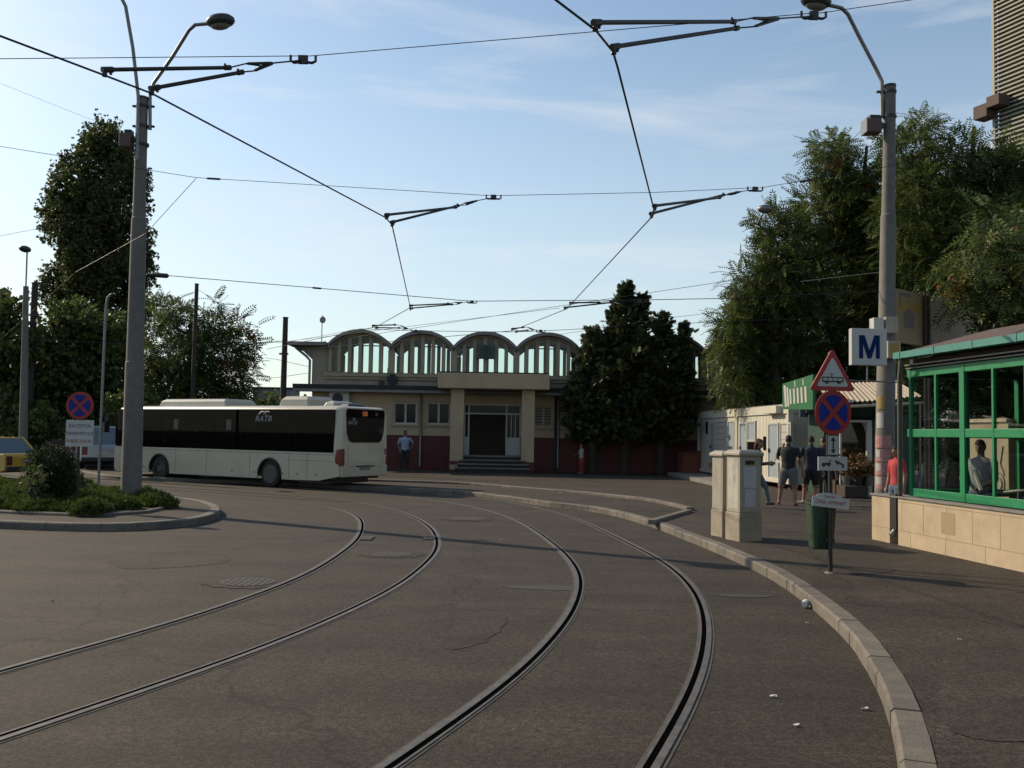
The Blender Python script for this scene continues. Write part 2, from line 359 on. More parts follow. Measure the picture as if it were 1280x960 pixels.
def kerb_mesh(A, w, z, side=-1, L=.5, top=.012, z0=-.05):
    mb = MB(); d = np.r_[0, np.cumsum(np.linalg.norm(np.diff(A, axis=0), axis=1))]; N = normals2(A)
    n = int(d[-1]/L); qs = np.linspace(0, d[-1], n+1)
    at = lambda q: (np.array([np.interp(q, d, A[:, 0]), np.interp(q, d, A[:, 1])]), np.array([np.interp(q, d, N[:, 0]), np.interp(q, d, N[:, 1])]))
    for i in range(n):
        g = .004; p, np_ = at(qs[i]+g); q, nq = at(qs[i+1]-g); dz = rnd.uniform(-.004, .004); j = rnd.uniform(-.004, .004)
        c = .022
        vs = []
        for P, NN in ((p, np_), (q, nq)):
            for off, zz in ((j, z0), (j, z+dz-c), (j+c*side, z+dz), (side*w+j, z+dz), (side*w+j, z0)):
                vs.append((*(P+NN*off), zz))
        mb.add(vs, [(0, 1, 6, 5), (1, 2, 7, 6), (2, 3, 8, 7), (3, 4, 9, 8), (0, 4, 3, 2, 1), (5, 6, 7, 8, 9)])
    return mb
single('kerb', kerb_mesh(KA, .18, PZ), 'kerb_stone', None, None, kind='structure')
inner = KA - NA*.175
mb = MB(); poly = [(*p, PZ-.006) for p in inner[::2]]+[(60, -20, PZ-.006), (400, 100, PZ-.006), (400, 500, PZ-.006), (-400, 500, PZ-.006), (-400, 60, PZ-.006)]
mb.add(poly, [tuple(range(len(poly)))])
single('pavement', mb, 'pavement_asphalt', None, None, kind='structure', tri=True)
KB = polyline([G(x, y, PZ+.05)[:2] for x, y in [(380, 596.5), (444, 599), (500, 600.8), (583, 604), (652, 609.5), (720, 614.7), (789, 621.6), (824, 626.7), (858, 635)]], .3, 1)
single('kerb', kerb_mesh(KB, .2, PZ+.07, z0=.1), 'kerb_stone', None, None, kind='structure')
KC = polyline([G(x, y, PZ+.05)[:2] for x, y in [(866, 637), (838, 645.5), (820, 651)]], .3, 0)
single('kerb', kerb_mesh(KC, .16, PZ+.06, side=1, z0=.1), 'kerb_stone', None, None, kind='structure')
# darker asphalt patches and repairs laid on the road (their own colour, irregular outline)
mat('tar_patch', (.055, .05, .045), .85, .25, 14, bump=.4, bscale=90)
# rails
RAILS = {
 'LL': ([(0, 841), (100, 812.5), (200, 785), (300, 752), (380, 721), (420, 697), (447, 675.6), (453.5, 659.7), (451, 648.5), (436, 639.5), (415, 634.5), (386, 630.5), (346, 626.5), (300, 622)], -1),
 'LR': ([(0, 922), (100, 889), (200, 855), (300, 820), (400, 780), (480, 742), (514, 720), (542, 694), (547, 680), (542, 664.5), (528, 652.5), (507, 642.5), (480, 634.5), (457, 630), (420, 625), (372, 620.5), (309, 616)], 1),
 'RL': ([(500, 952), (575, 900), (600, 883), (653, 840.6), (695.6, 795.5), (719.5, 761), (727.5, 729), (723, 713), (707, 692), (686, 675), (659, 656.5), (628, 643), (593, 634), (549, 626.5), (480, 618.5), (400, 612)], -1),
 'RR': ([(810, 957.5), (834, 920), (860, 872.5), (876, 830), (881.6, 785), (876, 755.6), (860, 729), (828.5, 702.5), (789, 681.7), (755, 664.5), (714, 647), (672.5, 635.6), (635, 628), (593, 622.5), (520, 615.5), (440, 610)], 1)}
# inside of each track: +1 groove lies to the left of the head as seen going up the picture
for k, (pts, sd) in RAILS.items():
    P = [G(x, y)[:2] for x, y in pts]
    d = (P[0]-P[2]); d = d/np.linalg.norm(d); n_ = np.array([-d[1], d[0]])
    pre = [P[0]+d*8, P[0]+d*4, P[0]+d*1.8]; e = P[-1]-P[-2]; e /= np.linalg.norm(e)
    A = polyline(pre+P+[P[-1]+e*6, P[-1]+e*14, P[-1]+e*30], .2, 25)
    hs, bd, gv = MB(), MB(), MB()
    o = sd                                             # outer side: right of travel for right rails
    strip(bd, A, -o*.062, o*.098, .004, .004)
    strip(gv, A, -o*.025, o*.025, .007, .007)
    strip(hs, A, o*.022, o*.070, .012, .012, .02)
    strip(hs, A, -o*.022, -o*.040, .010, .010, .02)
    single('rail_bed', bd, 'rail_bed', None, None, kind='structure')
    single('rail_groove', gv, 'groove_dirt_shade', None, None, kind='structure')
    single('rail', hs, 'rail_steel', None, None, kind='structure')
# traffic island on the left
IO = [G(x, y, .14)[:2] for x, y in [(-260, 640), (-120, 646), (0, 651), (50, 653), (112, 654.5), (162, 654), (212, 651), (250, 647), (270, 641), (276.5, 636), (272, 631), (257, 626), (237, 622.5), (207, 619), (150, 614), (60, 606), (-60, 598), (-260, 586)]]
IO = polyline(IO, .25, 2)
single('kerb', kerb_mesh(IO, .2, .14, side=-1), 'kerb_stone', None, None, kind='structure')
NI = normals2(IO); ii = IO-NI*.19
mb = MB(); poly = [(*p, .132) for p in ii[::2]]; mb.add(poly, [tuple(range(len(poly)))])
single('island_pavement', mb, 'pavement_asphalt', None, None, kind='structure', tri=True)
BO = [G(x, y, .14)[:2] for x, y in [(-240, 630), (-100, 637), (0, 641), (60, 644), (120, 645), (170, 643), (198, 639.5), (207, 635), (203, 630), (190, 625), (150, 620), (60, 612), (-60, 605), (-240, 594)]]
BO = polyline(BO, .25, 2)
single('kerb', kerb_mesh(BO, .1, .19, side=-1, L=.8, z0=.1), 'kerb_stone', None, None, kind='structure')
NB = normals2(BO); bi = BO-NB*.09
mb = MB(); poly = [(*p, .17) for p in bi[::2]]; mb.add(poly, [tuple(range(len(poly)))])
single('planting_soil', mb, 'soil', None, None, kind='structure', tri=True)
# manhole covers, drain plates and repairs
def blob(cx, cy, rx, ry, z, n=22, jit=.25):
    return [(cx+rx*math.cos(2*math.pi*i/n)*(1+rnd.uniform(-jit, jit)), cy+ry*math.sin(2*math.pi*i/n)*(1+rnd.uniform(-jit, jit)), z) for i in range(n)]
for (px, py, r, lab) in [(310, 728, .33, 'worn round manhole cover sunk in the road beside the outer left rail'), (490, 693.5, .30, 'dark round manhole cover between the rails of the left track'), (585, 649, .36, 'dark round manhole cover between the two tracks far along the curve')]:
    g = G(px, py); t = Thing('manhole_cover', lab, 'manhole cover', (g[0], g[1], .005), group='manhole covers in the road')
    m1 = MB(); pl = blob(g[0], g[1], r*1.55, r*1.45, .006, 26, .13); m1.add(pl, [tuple(range(len(pl)))]); t.part('surround', m1, 'fresh_asphalt')
    m2 = MB(); m2.tube([(g[0], g[1], .0), (g[0], g[1], .012)], r, 24); t.part('lid', m2, 'cover_iron')
    m3 = MB()
    for a in range(-3, 4): m3.box((g[0]+a*r*.24, g[1], .0125), (.018, 2*math.sqrt(max(.01, (r*.85)**2-(a*r*.24)**2)), .006))
    t.part('ribs', m3, 'cover_iron')
for (px, py, lab) in [(459, 673.5, 'ribbed steel drain plate beside the inner curve of the left track rail'), (537, 673, 'ribbed steel drain plate against the second rail of the left track')]:
    g = G(px, py); t = Thing('drain_plate', lab, 'drain', (g[0], g[1], .005), group='drain plates at the rails')
    m1 = MB(); m1.box((g[0], g[1], .01), (.2, .55, .012)); t.part('plate', m1, 'rail_bed')
    m2 = MB()
    for a in range(4): m2.box((g[0]-.075+a*.05, g[1], .019), (.022, .5, .007))
    t.part('bars', m2, 'rail_steel')
for i, (px, py, rx, ry) in enumerate([(690, 735, .5, .18), (930, 745, .35, .12), (520, 800, .6, .5), (985, 800, .25, .5), (250, 640, .8, .5), (640, 660, .9, .35)]):
    g = G(px, py); m1 = MB(); pl = blob(g[0], g[1], rx, ry, .0045, 20, .22); m1.add(pl, [tuple(range(20))])
    if i in (0, 1): single('road_patch', m1, 'tar_patch', None, None, kind='structure')
def flat_patch(pts, z, m, jit=.02):
    A = polyline([G(x, y, z)[:2] for x, y in pts+[pts[0]]], .12, 1); mb = MB(); pl = [(q[0]+rnd.uniform(-jit, jit), q[1]+rnd.uniform(-jit, jit), z) for q in A[:-1]]
    mb.add(pl, [tuple(range(len(pl)))]); single('asphalt_patch', mb, m, None, None, kind='structure', tri=True)
flat_patch([(1178, 828), (1330, 822), (1420, 905), (1196, 918)], PZ-.0015, 'old_asphalt')
flat_patch([(1010, 690), (1065, 692), (1120, 712), (1050, 716)], PZ-.0015, 'fresh_asphalt')
flat_patch([(130, 694), (240, 688), (285, 702), (160, 711)], .0035, 'fresh_asphalt', .03)
flat_patch([(575, 775), (632, 769), (612, 800), (552, 812)], .0035, 'fresh_asphalt', .03)
# litter
g = G(1004, 760); c = MB(); c.tube([(g[0], g[1]-.04, .045), (g[0]+.05, g[1]+.05, .05)], [.032, .042], 12)
single('paper_cup', c, 'litter_white', 'crumpled white paper cup lying in the gutter against the right kerb', 'litter')
LT = [(967, 872, 'white scrap of paper nearest the kerb bend on the right road edge'), (968, 733, 'dark brown leaf scrap lying at the foot of the kerb'), (1082, 888, 'small white scrap on the road just left of the lowest kerb stones'), (65, 752, 'pale yellow fallen leaf lying alone on the road at far left'), (1009, 780, 'white paper scrap on the asphalt below the paper cup'), (1200, 801, 'tiny white scrap on the right pavement away from the kerb'), (626, 676, 'small white scrap just right of the inner rail of the right track'), (995, 908, 'white scrap on the road between right rail and kerb near the bottom'), (700, 616, 'white scrap on the platform strip between the two far kerbs')]
for px, py, lab in LT:
    z = PZ if 'pavement' in lab or 'platform' in lab else 0
    g = G(px, py, z); m1 = MB(); s = rnd.uniform(.010, .018); pl = blob(g[0], g[1], s*1.4, s, z+.012, 7, .3); pl = [(x, y, q+rnd.uniform(-.005, .012)) for x, y, q in pl]
    m1.add(pl+[(x, y, q-.004) for x, y, q in pl], [tuple(range(7)), tuple(range(13, 6, -1))]+[(i, i+7, (i+1) % 7+7, (i+1) % 7) for i in range(7)])
    single('leaf_scrap' if 'leaf' in lab else 'paper_scrap', m1, 'terracotta' if 'brown' in lab else ('taxi_yellow' if 'yellow' in lab else 'litter_white'), lab, 'litter', 'litter on the ground')
# ------------------------------------------------------------------ foliage
def diamond(base, ax, sd, L, w, lift=0.):
    b = np.array(base); a = np.array(ax, float); a /= np.linalg.norm(a); s = np.array(sd, float)
    return [b, b+a*L*.45+s*w/2, b+a*L+np.array([0, 0, lift]), b+a*L*.45-s*w/2]
def tpl_pinnate(k=7):
    V = []
    for i in range(k):
        x = .14+.78*i/(k-1); z = -.32*x*x; L = .30*(1-.35*abs(i/(k-1)-.4))
        for sg in (1, -1):
            V += diamond((x, 0, z), (.42, sg*.9, -.22), (.9, -sg*.42, 0), L, .085)
    V += diamond((.93, 0, -.28), (.9, 0, -.35), (0, 1, 0), .26, .085)
    return np.array(V)
def tpl_cluster(k=6, w=.6, seed=1):
    r = np.random.default_rng(seed); V = []
    for i in range(k):
        a = r.normal(size=3); a[0] += .6; a /= np.linalg.norm(a); s = np.cross(a, r.normal(size=3)); s /= np.linalg.norm(s)
        V += diamond(r.normal(size=3)*.22, a, s, 1*r.uniform(.6, 1), w*r.uniform(.7, 1))
    return np.array(V)
def tpl_spray(k=4):
    V = diamond((0, 0, 0), (1, 0, -.05), (0, 1, 0), 1, .2)
    for i in range(k):
        x = .1+.7*i/k
        for sg in (1, -1): V += diamond((x, 0, 0), (.75, sg*.65, -.12), (.65, -sg*.75, 0), .5*(1-.4*i/k), .17)
    return np.array(V)
TP = {'pin': tpl_pinnate(), 'clu': tpl_cluster(), 'spr': tpl_spray(), 'fine': tpl_cluster(7, .28, 4)}
def leaf_mesh(name, matn, pos, ax, sc, tpl, inv=None, upj=.5, offs=None):
    T = TP[tpl]; N = len(pos); ax = ax/np.linalg.norm(ax, axis=1)[:, None]
    up = np.array([0, 0, 1.])+nr.normal(size=(N, 3))*upj
    b = np.cross(up, ax); b /= np.linalg.norm(b, axis=1)[:, None]+1e-9; n = np.cross(ax, b)
    V = pos[:, None, :]+sc[:, None, None]*(T[None, :, 0:1]*ax[:, None]+T[None, :, 1:2]*b[:, None]+T[None, :, 2:3]*n[:, None])
    V = V.reshape(-1, 3)
    if inv is not None: V = V-np.array(inv)
    nq = len(V)//4; me = bpy.data.meshes.new(name)
    me.vertices.add(len(V)); me.vertices.foreach_set('co', V.astype(np.float32).ravel())
    me.loops.add(nq*4); me.loops.foreach_set('vertex_index', np.arange(nq*4, dtype=np.int32))
    me.polygons.add(nq); me.polygons.foreach_set('loop_start', np.arange(0, nq*4, 4, dtype=np.int32)); me.polygons.foreach_set('loop_total', np.full(nq, 4, dtype=np.int32))
    me.update(calc_edges=True); me.validate(); me.materials.append(MATS[matn]); return me
def in_clumps(cl, n, shell=.45, squash=1.):
    """cl: list of (x,y,z,r); n leaves per unit r^2"""
    P = []; A = []
    for x, y, z, r in cl:
        k = int(n*r*r)+4; d = nr.normal(size=(k, 3)); d /= np.linalg.norm(d, axis=1)[:, None]
        rad = r*(shell+(1-shell)*nr.random(k)**.6); wob = 1+.35*np.sin(d[:, 0]*5+x)*np.cos(d[:, 2]*4+z)
        P.append(np.array([x, y, z])+d*(rad*wob)[:, None]*np.array([1, 1, squash])); A.append(d+nr.normal(size=(k, 3))*.5)
    return np.vstack(P), np.vstack(A)
def trunk_mb(base, top, r, cl, n=7):
    mb = MB(); b = Vector(base); t = Vector(top)
    pts = [b+(t-b)*q+Vector((rnd.uniform(-.12, .12), rnd.uniform(-.12, .12), 0))*(q > 0) for q in (0, .2, .4, .6, .8, 1)]
    mb.tube(pts, [r*1.25, r, r*.85, r*.7, r*.5, r*.25], 9)
    for c in cl[:n]:
        q = rnd.uniform(.35, .85); s = b+(t-b)*q; e = Vector(c[:3]); mid = (s+e)/2+Vector((0, 0, -.25))
        mb.tube([s, mid, e], [r*.4, r*.27, r*.08], 6)
    return mb
def px_clumps(lst, Y, depth=.6):
    out = []
    for x, y, r in lst:
        Yk = Y+rnd.uniform(-depth, depth)*2.0; p = Yp(x, y, Yk); out.append((p[0], p[1], p[2], r*Yk/FPX))
    return out
def tree(name, label, cat, base, clumps, matn, tpl, n, scale, r=.22, group=None, shell=.3, squash=1., droop=-.25, seeds=0, upj=.5, rusty=None, trunk_top=None):
    t = Thing(name, label, cat, base, group=group)
    zs = max(c[2] for c in clumps); cx = np.mean([c[0] for c in clumps]); cy = np.mean([c[1] for c in clumps])
    t.part('trunk', trunk_mb(base, trunk_top or (cx, cy, zs-.5), r, clumps, 12), 'bark', smooth=60)
    P, A = in_clumps(clumps, n, shell, squash); A[:, 2] += droop
    k = P[:, 2] > base[2]+.15; P, A = P[k], A[k]
    t.part('crown', leaf_mesh('crown', matn, P, A, nr.uniform(.7, 1.25, len(P))*scale, tpl, t.o.location, upj), matn)
    if seeds:
        sel = [clumps[i] for i in range(len(clumps)) if i % 3 == 0][:seeds]
        for x, y, z, rr in sel:
            d = nr.normal(size=3); d[1] = -abs(d[1]); d /= np.linalg.norm(d); q = np.array([x, y, z])+d*rr*.95
            Q = q+nr.normal(size=(38, 3))*.16
            t.part('seed_blossom', leaf_mesh('seed_blossom', 'seed_orange', Q, nr.normal(size=Q.shape), np.full(len(Q), .13), 'clu', t.o.location), 'seed_orange', label='orange brown seed cluster hanging among the leaves')
    if rusty:
        P, A = in_clumps(rusty, n*.8, shell); t.part('withered_leaves', leaf_mesh('withered_leaves', 'rusty_leaf', P, A, nr.uniform(.7, 1.2, len(P))*scale, tpl, t.o.location, upj), 'rusty_leaf', label='rust coloured withered leaves on the right side')
    return t
def jitter_fill(lst, k, s):
    out = list(lst)
    for x, y, r in lst:
        for _ in range(k): out.append((x+rnd.uniform(-s, s), y+rnd.uniform(-s, s), r*rnd.uniform(.4, .7)))
    return out
# right-hand trees
gA = 'tall feathery trees behind the white cabins and the kiosk'
TA = jitter_fill([(926, 430, 34), (914, 474, 22), (950, 392, 38), (974, 345, 40), (986, 300, 36), (962, 280, 18), (938, 355, 26), (912, 404, 20), (960, 445, 44), (1000, 425, 45), (940, 476, 28), (975, 475, 32), (1005, 360, 44)], 1, 13)
tree('ailanthus_tree', 'leftmost feathery tree leaning over the white cabins beside the station', 'tree', (Yp(985, 600, 37)[0], 37.5, PZ), px_clumps(TA, 38), 'ailanthus_leaf', 'pin', 250, .68, .24, gA, seeds=10)
TB = jitter_fill([(1037, 200, 26), (1028, 186, 14), (1062, 232, 36), (1030, 270, 42), (1070, 292, 46), (1098, 245, 40), (1050, 352, 50), (1090, 362, 46), (1120, 300, 46), (1040, 425, 46), (1080, 432, 42), (1062, 470, 30), (1130, 380, 44), (1135, 450, 44), (1110, 480, 34), (1165, 420, 44)], 1, 18)
tree('ailanthus_tree', 'feathery tree directly behind the lamp pole that carries the metro sign', 'tree', (Yp(1070, 600, 40)[0], 40.5, PZ), px_clumps(TB, 40), 'ailanthus_leaf', 'pin', 250, .68, .26, gA, seeds=10)
TC = jitter_fill([(1140, 188, 26), (1156, 164, 18), (1120, 172, 14), (1185, 218, 40), (1210, 192, 22), (1150, 252, 46), (1210, 272, 50), (1250, 224, 38), (1272, 206, 26), (1240, 300, 50), (1180, 330, 46), (1295, 262, 55), (1150, 322, 42), (1260, 372, 46), (1200, 388, 38), (1310, 345, 60), (1340, 240, 50), (1140, 490, 40), (1200, 455, 46), (1260, 460, 50), (1170, 535, 40), (1230, 530, 46), (1290, 520, 55), (1340, 470, 60)], 1, 18)
tree('ailanthus_tree', 'broad feathery tree below the tower at the right edge', 'tree', (Yp(1200, 600, 35)[0], 35.5, PZ), px_clumps(TC, 35), 'ailanthus_leaf', 'pin', 250, .66, .26, gA, seeds=8)
TD = [(1244, 330, 30), (1268, 292, 30), (1218, 352, 24), (1196, 372, 13), (1278, 350, 34), (1305, 300, 45), (1250, 388, 18), (1215, 310, 18), (1240, 265, 18), (1330, 360, 45), (1185, 350, 9), (1280, 395, 20)]
tree('ailanthus_tree', 'nearest feathery tree whose pale sunlit fronds hang over the billboard', 'tree', (Yp(1330, 600, 23)[0], 23.5, PZ), px_clumps(TD, 21.5, .4), 'ailanthus_near_leaf', 'pin', 230, .6, .2, gA, droop=-.5, seeds=2)
# poplar
pb = Yp(118, 560, 60); cl = []
def prof(t): return [(0, .6), (.08, .85), (.2, 1.), (.45, 1.), (.66, .95), (.82, .78), (.92, .52), (1, .2)]
for i in range(190):
    t = rnd.random(); P_ = prof(t); w = np.interp(t, [p[0] for p in P_], [p[1] for p in P_])*3.3
    z = 6.5+t*15.0; a = rnd.uniform(0, 6.28); q = w*math.sqrt(rnd.uniform(.12, 1)); r = rnd.uniform(.45, .85)
    cl.append((pb[0]-.12+q*math.cos(a)-.2*(1-t), 60+q*math.sin(a), z, r))
t = Thing('poplar_tree', 'tall dark columnar poplar towering behind the left lamp pole', 'tree', (pb[0], 60, 0))
P, A = in_clumps(cl, 290, .15, 1.9); A[:, 2] += 1.1
t.part('crown', leaf_mesh('crown', 'poplar_leaf', P, A, nr.uniform(.16, .32, len(P)), 'clu', t.o.location, 1.), 'poplar_leaf')
t.part('trunk', trunk_mb((pb[0], 60, 0), (pb[0]+.2, 60, 20), .5, cl, 14), 'bark', smooth=60)
# left-hand trees
gL = 'leafy trees behind the bus and the parked cars'
tree('broadleaf_tree', 'dark leafy tree at the left edge behind the grey lamp post', 'tree', (Yp(5, 560, 46)[0], 46, 0), px_clumps(jitter_fill([(8, 390, 26), (-15, 420, 40), (25, 430, 34), (0, 470, 40), (35, 480, 32), (-50, 440, 45), (20, 520, 34)], 2, 16), 46), 'broad_leaf', 'clu', 130, .36, .25, gL)
tree('broadleaf_tree', 'round dark leafy tree under the tall poplar', 'tree', (Yp(100, 560, 48)[0], 48, 0), px_clumps(jitter_fill([(95, 402, 28), (70, 425, 30), (120, 425, 30), (140, 410, 20), (85, 465, 36), (125, 465, 34), (60, 500, 32), (105, 510, 36), (145, 500, 32), (148, 450, 22)], 2, 16), 48), 'broad_leaf', 'clu', 130, .36, .25, gL)
tree('broadleaf_tree', 'green tree with withered rusty leaves behind the white bus', 'tree', (Yp(235, 560, 50)[0], 50, 0), px_clumps(jitter_fill([(205, 392, 18), (192, 388, 12), (218, 385, 12), (235, 412, 26), (265, 410, 20), (270, 385, 8), (205, 440, 28), (245, 450, 34), (285, 440, 24), (200, 485, 34), (250, 495, 40), (290, 480, 26), (180, 460, 24), (210, 530, 36), (280, 525, 36)], 2, 12), 50), 'broad_leaf', 'pin', 95, .85, .25, gL, rusty=px_clumps([(305, 430, 16), (312, 460, 14), (300, 405, 10), (318, 410, 6), (295, 470, 14)], 49.4))
tree('broadleaf_tree', 'low dark bushy tree filling the gap behind the left road sign', 'tree', (Yp(160, 560, 44)[0], 44, 0), px_clumps(jitter_fill([(155, 510, 26), (175, 500, 24), (165, 540, 26), (60, 530, 24), (40, 545, 22), (190, 530, 24), (110, 545, 22)], 2, 10), 44.5), 'broad_leaf', 'clu', 140, .3, .16, gL)
for i, (px, py, r, lab) in enumerate([(335, 505, 14, 'small distant bush right of the rusty leaved tree'), (378, 507, 12, 'small distant bush beside the dark wooden post near the station'), (300, 515, 22, 'distant dark bush behind the roof of the bus')]):
    p = Yp(px, 560, 85); tree('distant_bush', lab, 'bush', (p[0], 85, 0), px_clumps(jitter_fill([(px, py, r), (px-8, py+16, r), (px+8, py+20, r)], 3, 8), 85), 'broad_leaf', 'clu', 30, .5, .12, 'distant bushes behind the bus')
# conifers in front of the station
def conifer(label, px, ptop, base_y, Y, rad, nb, tips=()):
    b = Yp(px, 590, Y); top = Yp(px, ptop, Y)[2]; t = Thing('conifer_tree', label, 'tree', (b[0], Y, PZ), group='dark conifers in front of the station')
    H = top-PZ; z0 = Yp(px, base_y, Y)[2]; P = []; A = []
    mb = MB(); mb.tube([(b[0], Y, PZ), (b[0]+.05, Y, PZ+H*.5), (b[0], Y, PZ+H*.96)], [.2, .13, .015], 8)
    for cx, cy, zt, R, zb, m in [(b[0], Y, top, rad, z0, nb)]+[(b[0]+dx, Y+dy, Yp(px, ty, Y)[2], rr, z0+1.2, int(nb*.4)) for dx, dy, ty, rr in tips]:
        for i in range(m):
            u = (i+rnd.random())/m; z = zb+u*(zt-zb); a = i*2.4+rnd.uniform(-.5, .5)
            Lb = float(np.interp(u, [0, .08, .25, .5, .7, .82, .92, 1], [.7, .95, 1., .74, .40, .27, .16, .05]))*R*rnd.uniform(.62, 1.2)
            rise = rnd.uniform(.05, .5); k = int(22+Lb*46); tt = nr.uniform(.05, 1, k)**.75; sp = (.10+.22*Lb*(1.05-tt))
            P.append(np.stack([cx+Lb*tt*math.cos(a), cy+Lb*tt*math.sin(a), z+rise*Lb*tt**1.5], 1)+nr.normal(size=(k, 3))*sp[:, None]*np.array([1, 1, .55]))
            A.append(np.array([math.cos(a), math.sin(a), rise+.25])+nr.normal(size=(k, 3))*.5)
            if i % 2 == 0: mb.tube([(cx, cy, z), (cx+Lb*.8*math.cos(a), cy+Lb*.8*math.sin(a), z+rise*Lb*.7)], [.035, .01], 5)
        k = 30; tt = nr.random(k); P.append(np.stack([np.full(k, cx), np.full(k, cy), zt-.5+tt*.55], 1)+nr.normal(size=(k, 3))*(.16*(1.05-tt))[:, None]); A.append(nr.normal(size=(k, 3))*.5+[0, 0, .9])
    P = np.vstack(P); A = np.vstack(A)
    t.part('crown', leaf_mesh('crown', 'conifer_leaf', P, A, nr.uniform(.2, .42, len(P)), 'spr', t.o.location, .7), 'conifer_leaf')
    t.part('trunk', mb, 'bark')
    return t
conifer('tallest dark conifer with a spiky top in front of the station', 781, 357, 550, 42.7, 1.7, 100, ((-.6, .1, 387, .5), (.72, -.1, 372, .45)))
conifer('broad dark conifer to the right under the station arches', 826, 395, 552, 42.8, 1.45, 74, ((1.05, .1, 405, .45),))
conifer('lower dark conifer on the left hiding a station window', 740, 413, 553, 42.6, 1.3, 66, ((-.6, 0, 470, .7),))
# shrubs on the island
def shrub(name, label, cl, n, sc, matn, tpl, base, group=None):
    t = Thing(name, label, 'shrub', base, group=group); P, A = in_clumps(cl, n, .35); A[:, 2] += .5
    k = P[:, 2] > .15; P, A = P[k], A[k]
    t.part('foliage', leaf_mesh('foliage', matn, P, A, nr.uniform(.6, 1.2, len(P))*sc, tpl, t.o.location, .8), matn)
    mb = MB()
    for c in cl[:6]: mb.tube([base, ((base[0]+c[0])/2, (base[1]+c[1])/2, c[2]*.6), c[:3]], [.03, .02, .008], 5)
    t.part('stems', mb, 'bark'); return t
b = G(64, 632, .17); cl = [(b[0], b[1], .85, .50), (b[0]-.08, b[1]+.05, 1.08, .40), (b[0]+.06, b[1]-.04, .66, .52), (b[0], b[1], .48, .46)]
shrub('round_bush', 'round dense dark green bush beside the left no stopping sign', cl, 10500, .055, 'bush_leaf', 'fine', (b[0], b[1], .17))
b = G(38, 636, .17); cl = [(b[0]+rnd.uniform(-.3, .3), b[1]+rnd.uniform(-.2, .2), .2+rnd.uniform(.15, .7), rnd.uniform(.12, .22)) for _ in range(9)]
shrub('loose_shrub', 'small loose leafy shrub in front of the yellow taxi', cl, 700, .10, 'broad_leaf', 'pin', (b[0], b[1], .17))
# juniper hedge along the bed
P = []; A = []
def in_poly(p, poly):
    x, y = p; c = False; n = len(poly)
    for i in range(n):
        x1, y1 = poly[i]; x2, y2 = poly[i-1]
        if (y1 > y) != (y2 > y) and x < (x2-x1)*(y-y1)/(y2-y1)+x1: c = not c
    return c
bp_ = [tuple(p) for p in bi[::3]]; lo = np.min(bi, 0); hi = np.max(bi, 0); hs = []
while len(hs) < 240:
    q = (rnd.uniform(max(lo[0], -16), hi[0]), rnd.uniform(lo[1], hi[1]))
    if in_poly(q, bp_): hs.append(q)
for i, q in enumerate(hs):
    hgt = rnd.uniform(.10, .28); m = 300; r = rnd.uniform(.25, .45)
    a = nr.random(m)*6.283; u = nr.random(m)**.5; z = .17+hgt*(1-u**2)*nr.uniform(.4, 1, m)+.02
    P.append(np.stack([q[0]+r*u*np.cos(a), q[1]+r*u*np.sin(a), z], 1)); A.append(np.stack([np.cos(a)*.7, np.sin(a)*.7, nr.uniform(.5, 2., m)], 1))
P = np.vstack(P); A = np.vstack(A)
hb = G(120, 632, .17); t = Thing('juniper_hedge', 'low spreading bright green hedge covering the island bed around the pole', 'hedge', (hb[0], hb[1], .17))
t.part('foliage', leaf_mesh('foliage', 'hedge_leaf', P, A, nr.uniform(.06, .13, len(P)), 'fine', t.o.location, .9), 'hedge_leaf')
#PART2
# ------------------------------------------------------------------ station
SY = 44.
def sx(px, py=500, Y=SY): return Yp(px, py, Y)[0]
def sz(px, py, Y=SY): return Yp(px, py, Y)[2]
X0 = sx(411, 430); DX = sx(489.3, 430)-X0; NA_ = 8
ZV = sz(490, 431); ZT = sz(530, 413.5); ZS = sz(560, 467); ZL = sz(450, 487); XL = sx(388, 470); XR = X0+NA_*DX
ZD = sz(620, 545.5); DEP = 3.7; DHALL = 9.3
st = Thing('station_building', 'old railway station hall with a row of scalloped vaulted roof arches and red dado', 'building', (sx(618, 588), SY, PZ))
def arc(xc, half, zv, zt, n=14):
    h = zt-zv; R = (half*half+h*h)/(2*h); a0 = math.asin(half/R)
    return [(xc+R*math.sin(-a0+2*a0*i/n), zt-R+R*math.cos(-a0+2*a0*i/n)) for i in range(n+1)]
fxz = lambda Y: (lambda u, v, w: (u, w, v))
# ground floor wall with openings
wins = [(sx(x0, 517), sz(x0, y1), sx(x1, 517), sz(x1, y0)) for x0, x1, y0, y1 in [(492.5, 521, 503.5, 529.5), (534, 562.5, 503.5, 530), (668, 690.5, 508, 533), (699, 727, 509, 534)]]
dx0, dx1, dz1 = sx(579.5, 540), sx(651, 540), sz(615, 505)
def wall_with_holes(mb, x0, x1, z0, z1, holes, y0, y1):
    xs = sorted({x0, x1, *[h[0] for h in holes], *[h[2] for h in holes]}); zs = sorted({z0, z1, *[min(max(h[1], z0), z1) for h in holes], *[min(max(h[3], z0), z1) for h in holes]})
    for i in range(len(xs)-1):
        run = None
        for j in range(len(zs)-1):
            cx, cz = (xs[i]+xs[i+1])/2, (zs[j]+zs[j+1])/2
            if any(h[0] < cx < h[2] and h[1] < cz < h[3] for h in holes): continue
            mb.box2((xs[i], y0, zs[j]), (xs[i+1], y1, zs[j+1]))
holes = wins+[(dx0, PZ-1, dx1, dz1)]
mb = MB(); wall_with_holes(mb, XL+.1, XR, ZD, ZL+.15, holes, SY, SY+.3); st.part('wall', mb, 'cream_wall')
mb = MB(); wall_with_holes(mb, XL+.1, XR, PZ-.05, ZD, [holes[-1]], SY-.02, SY+.3); st.part('dado', mb, 'dado_red')
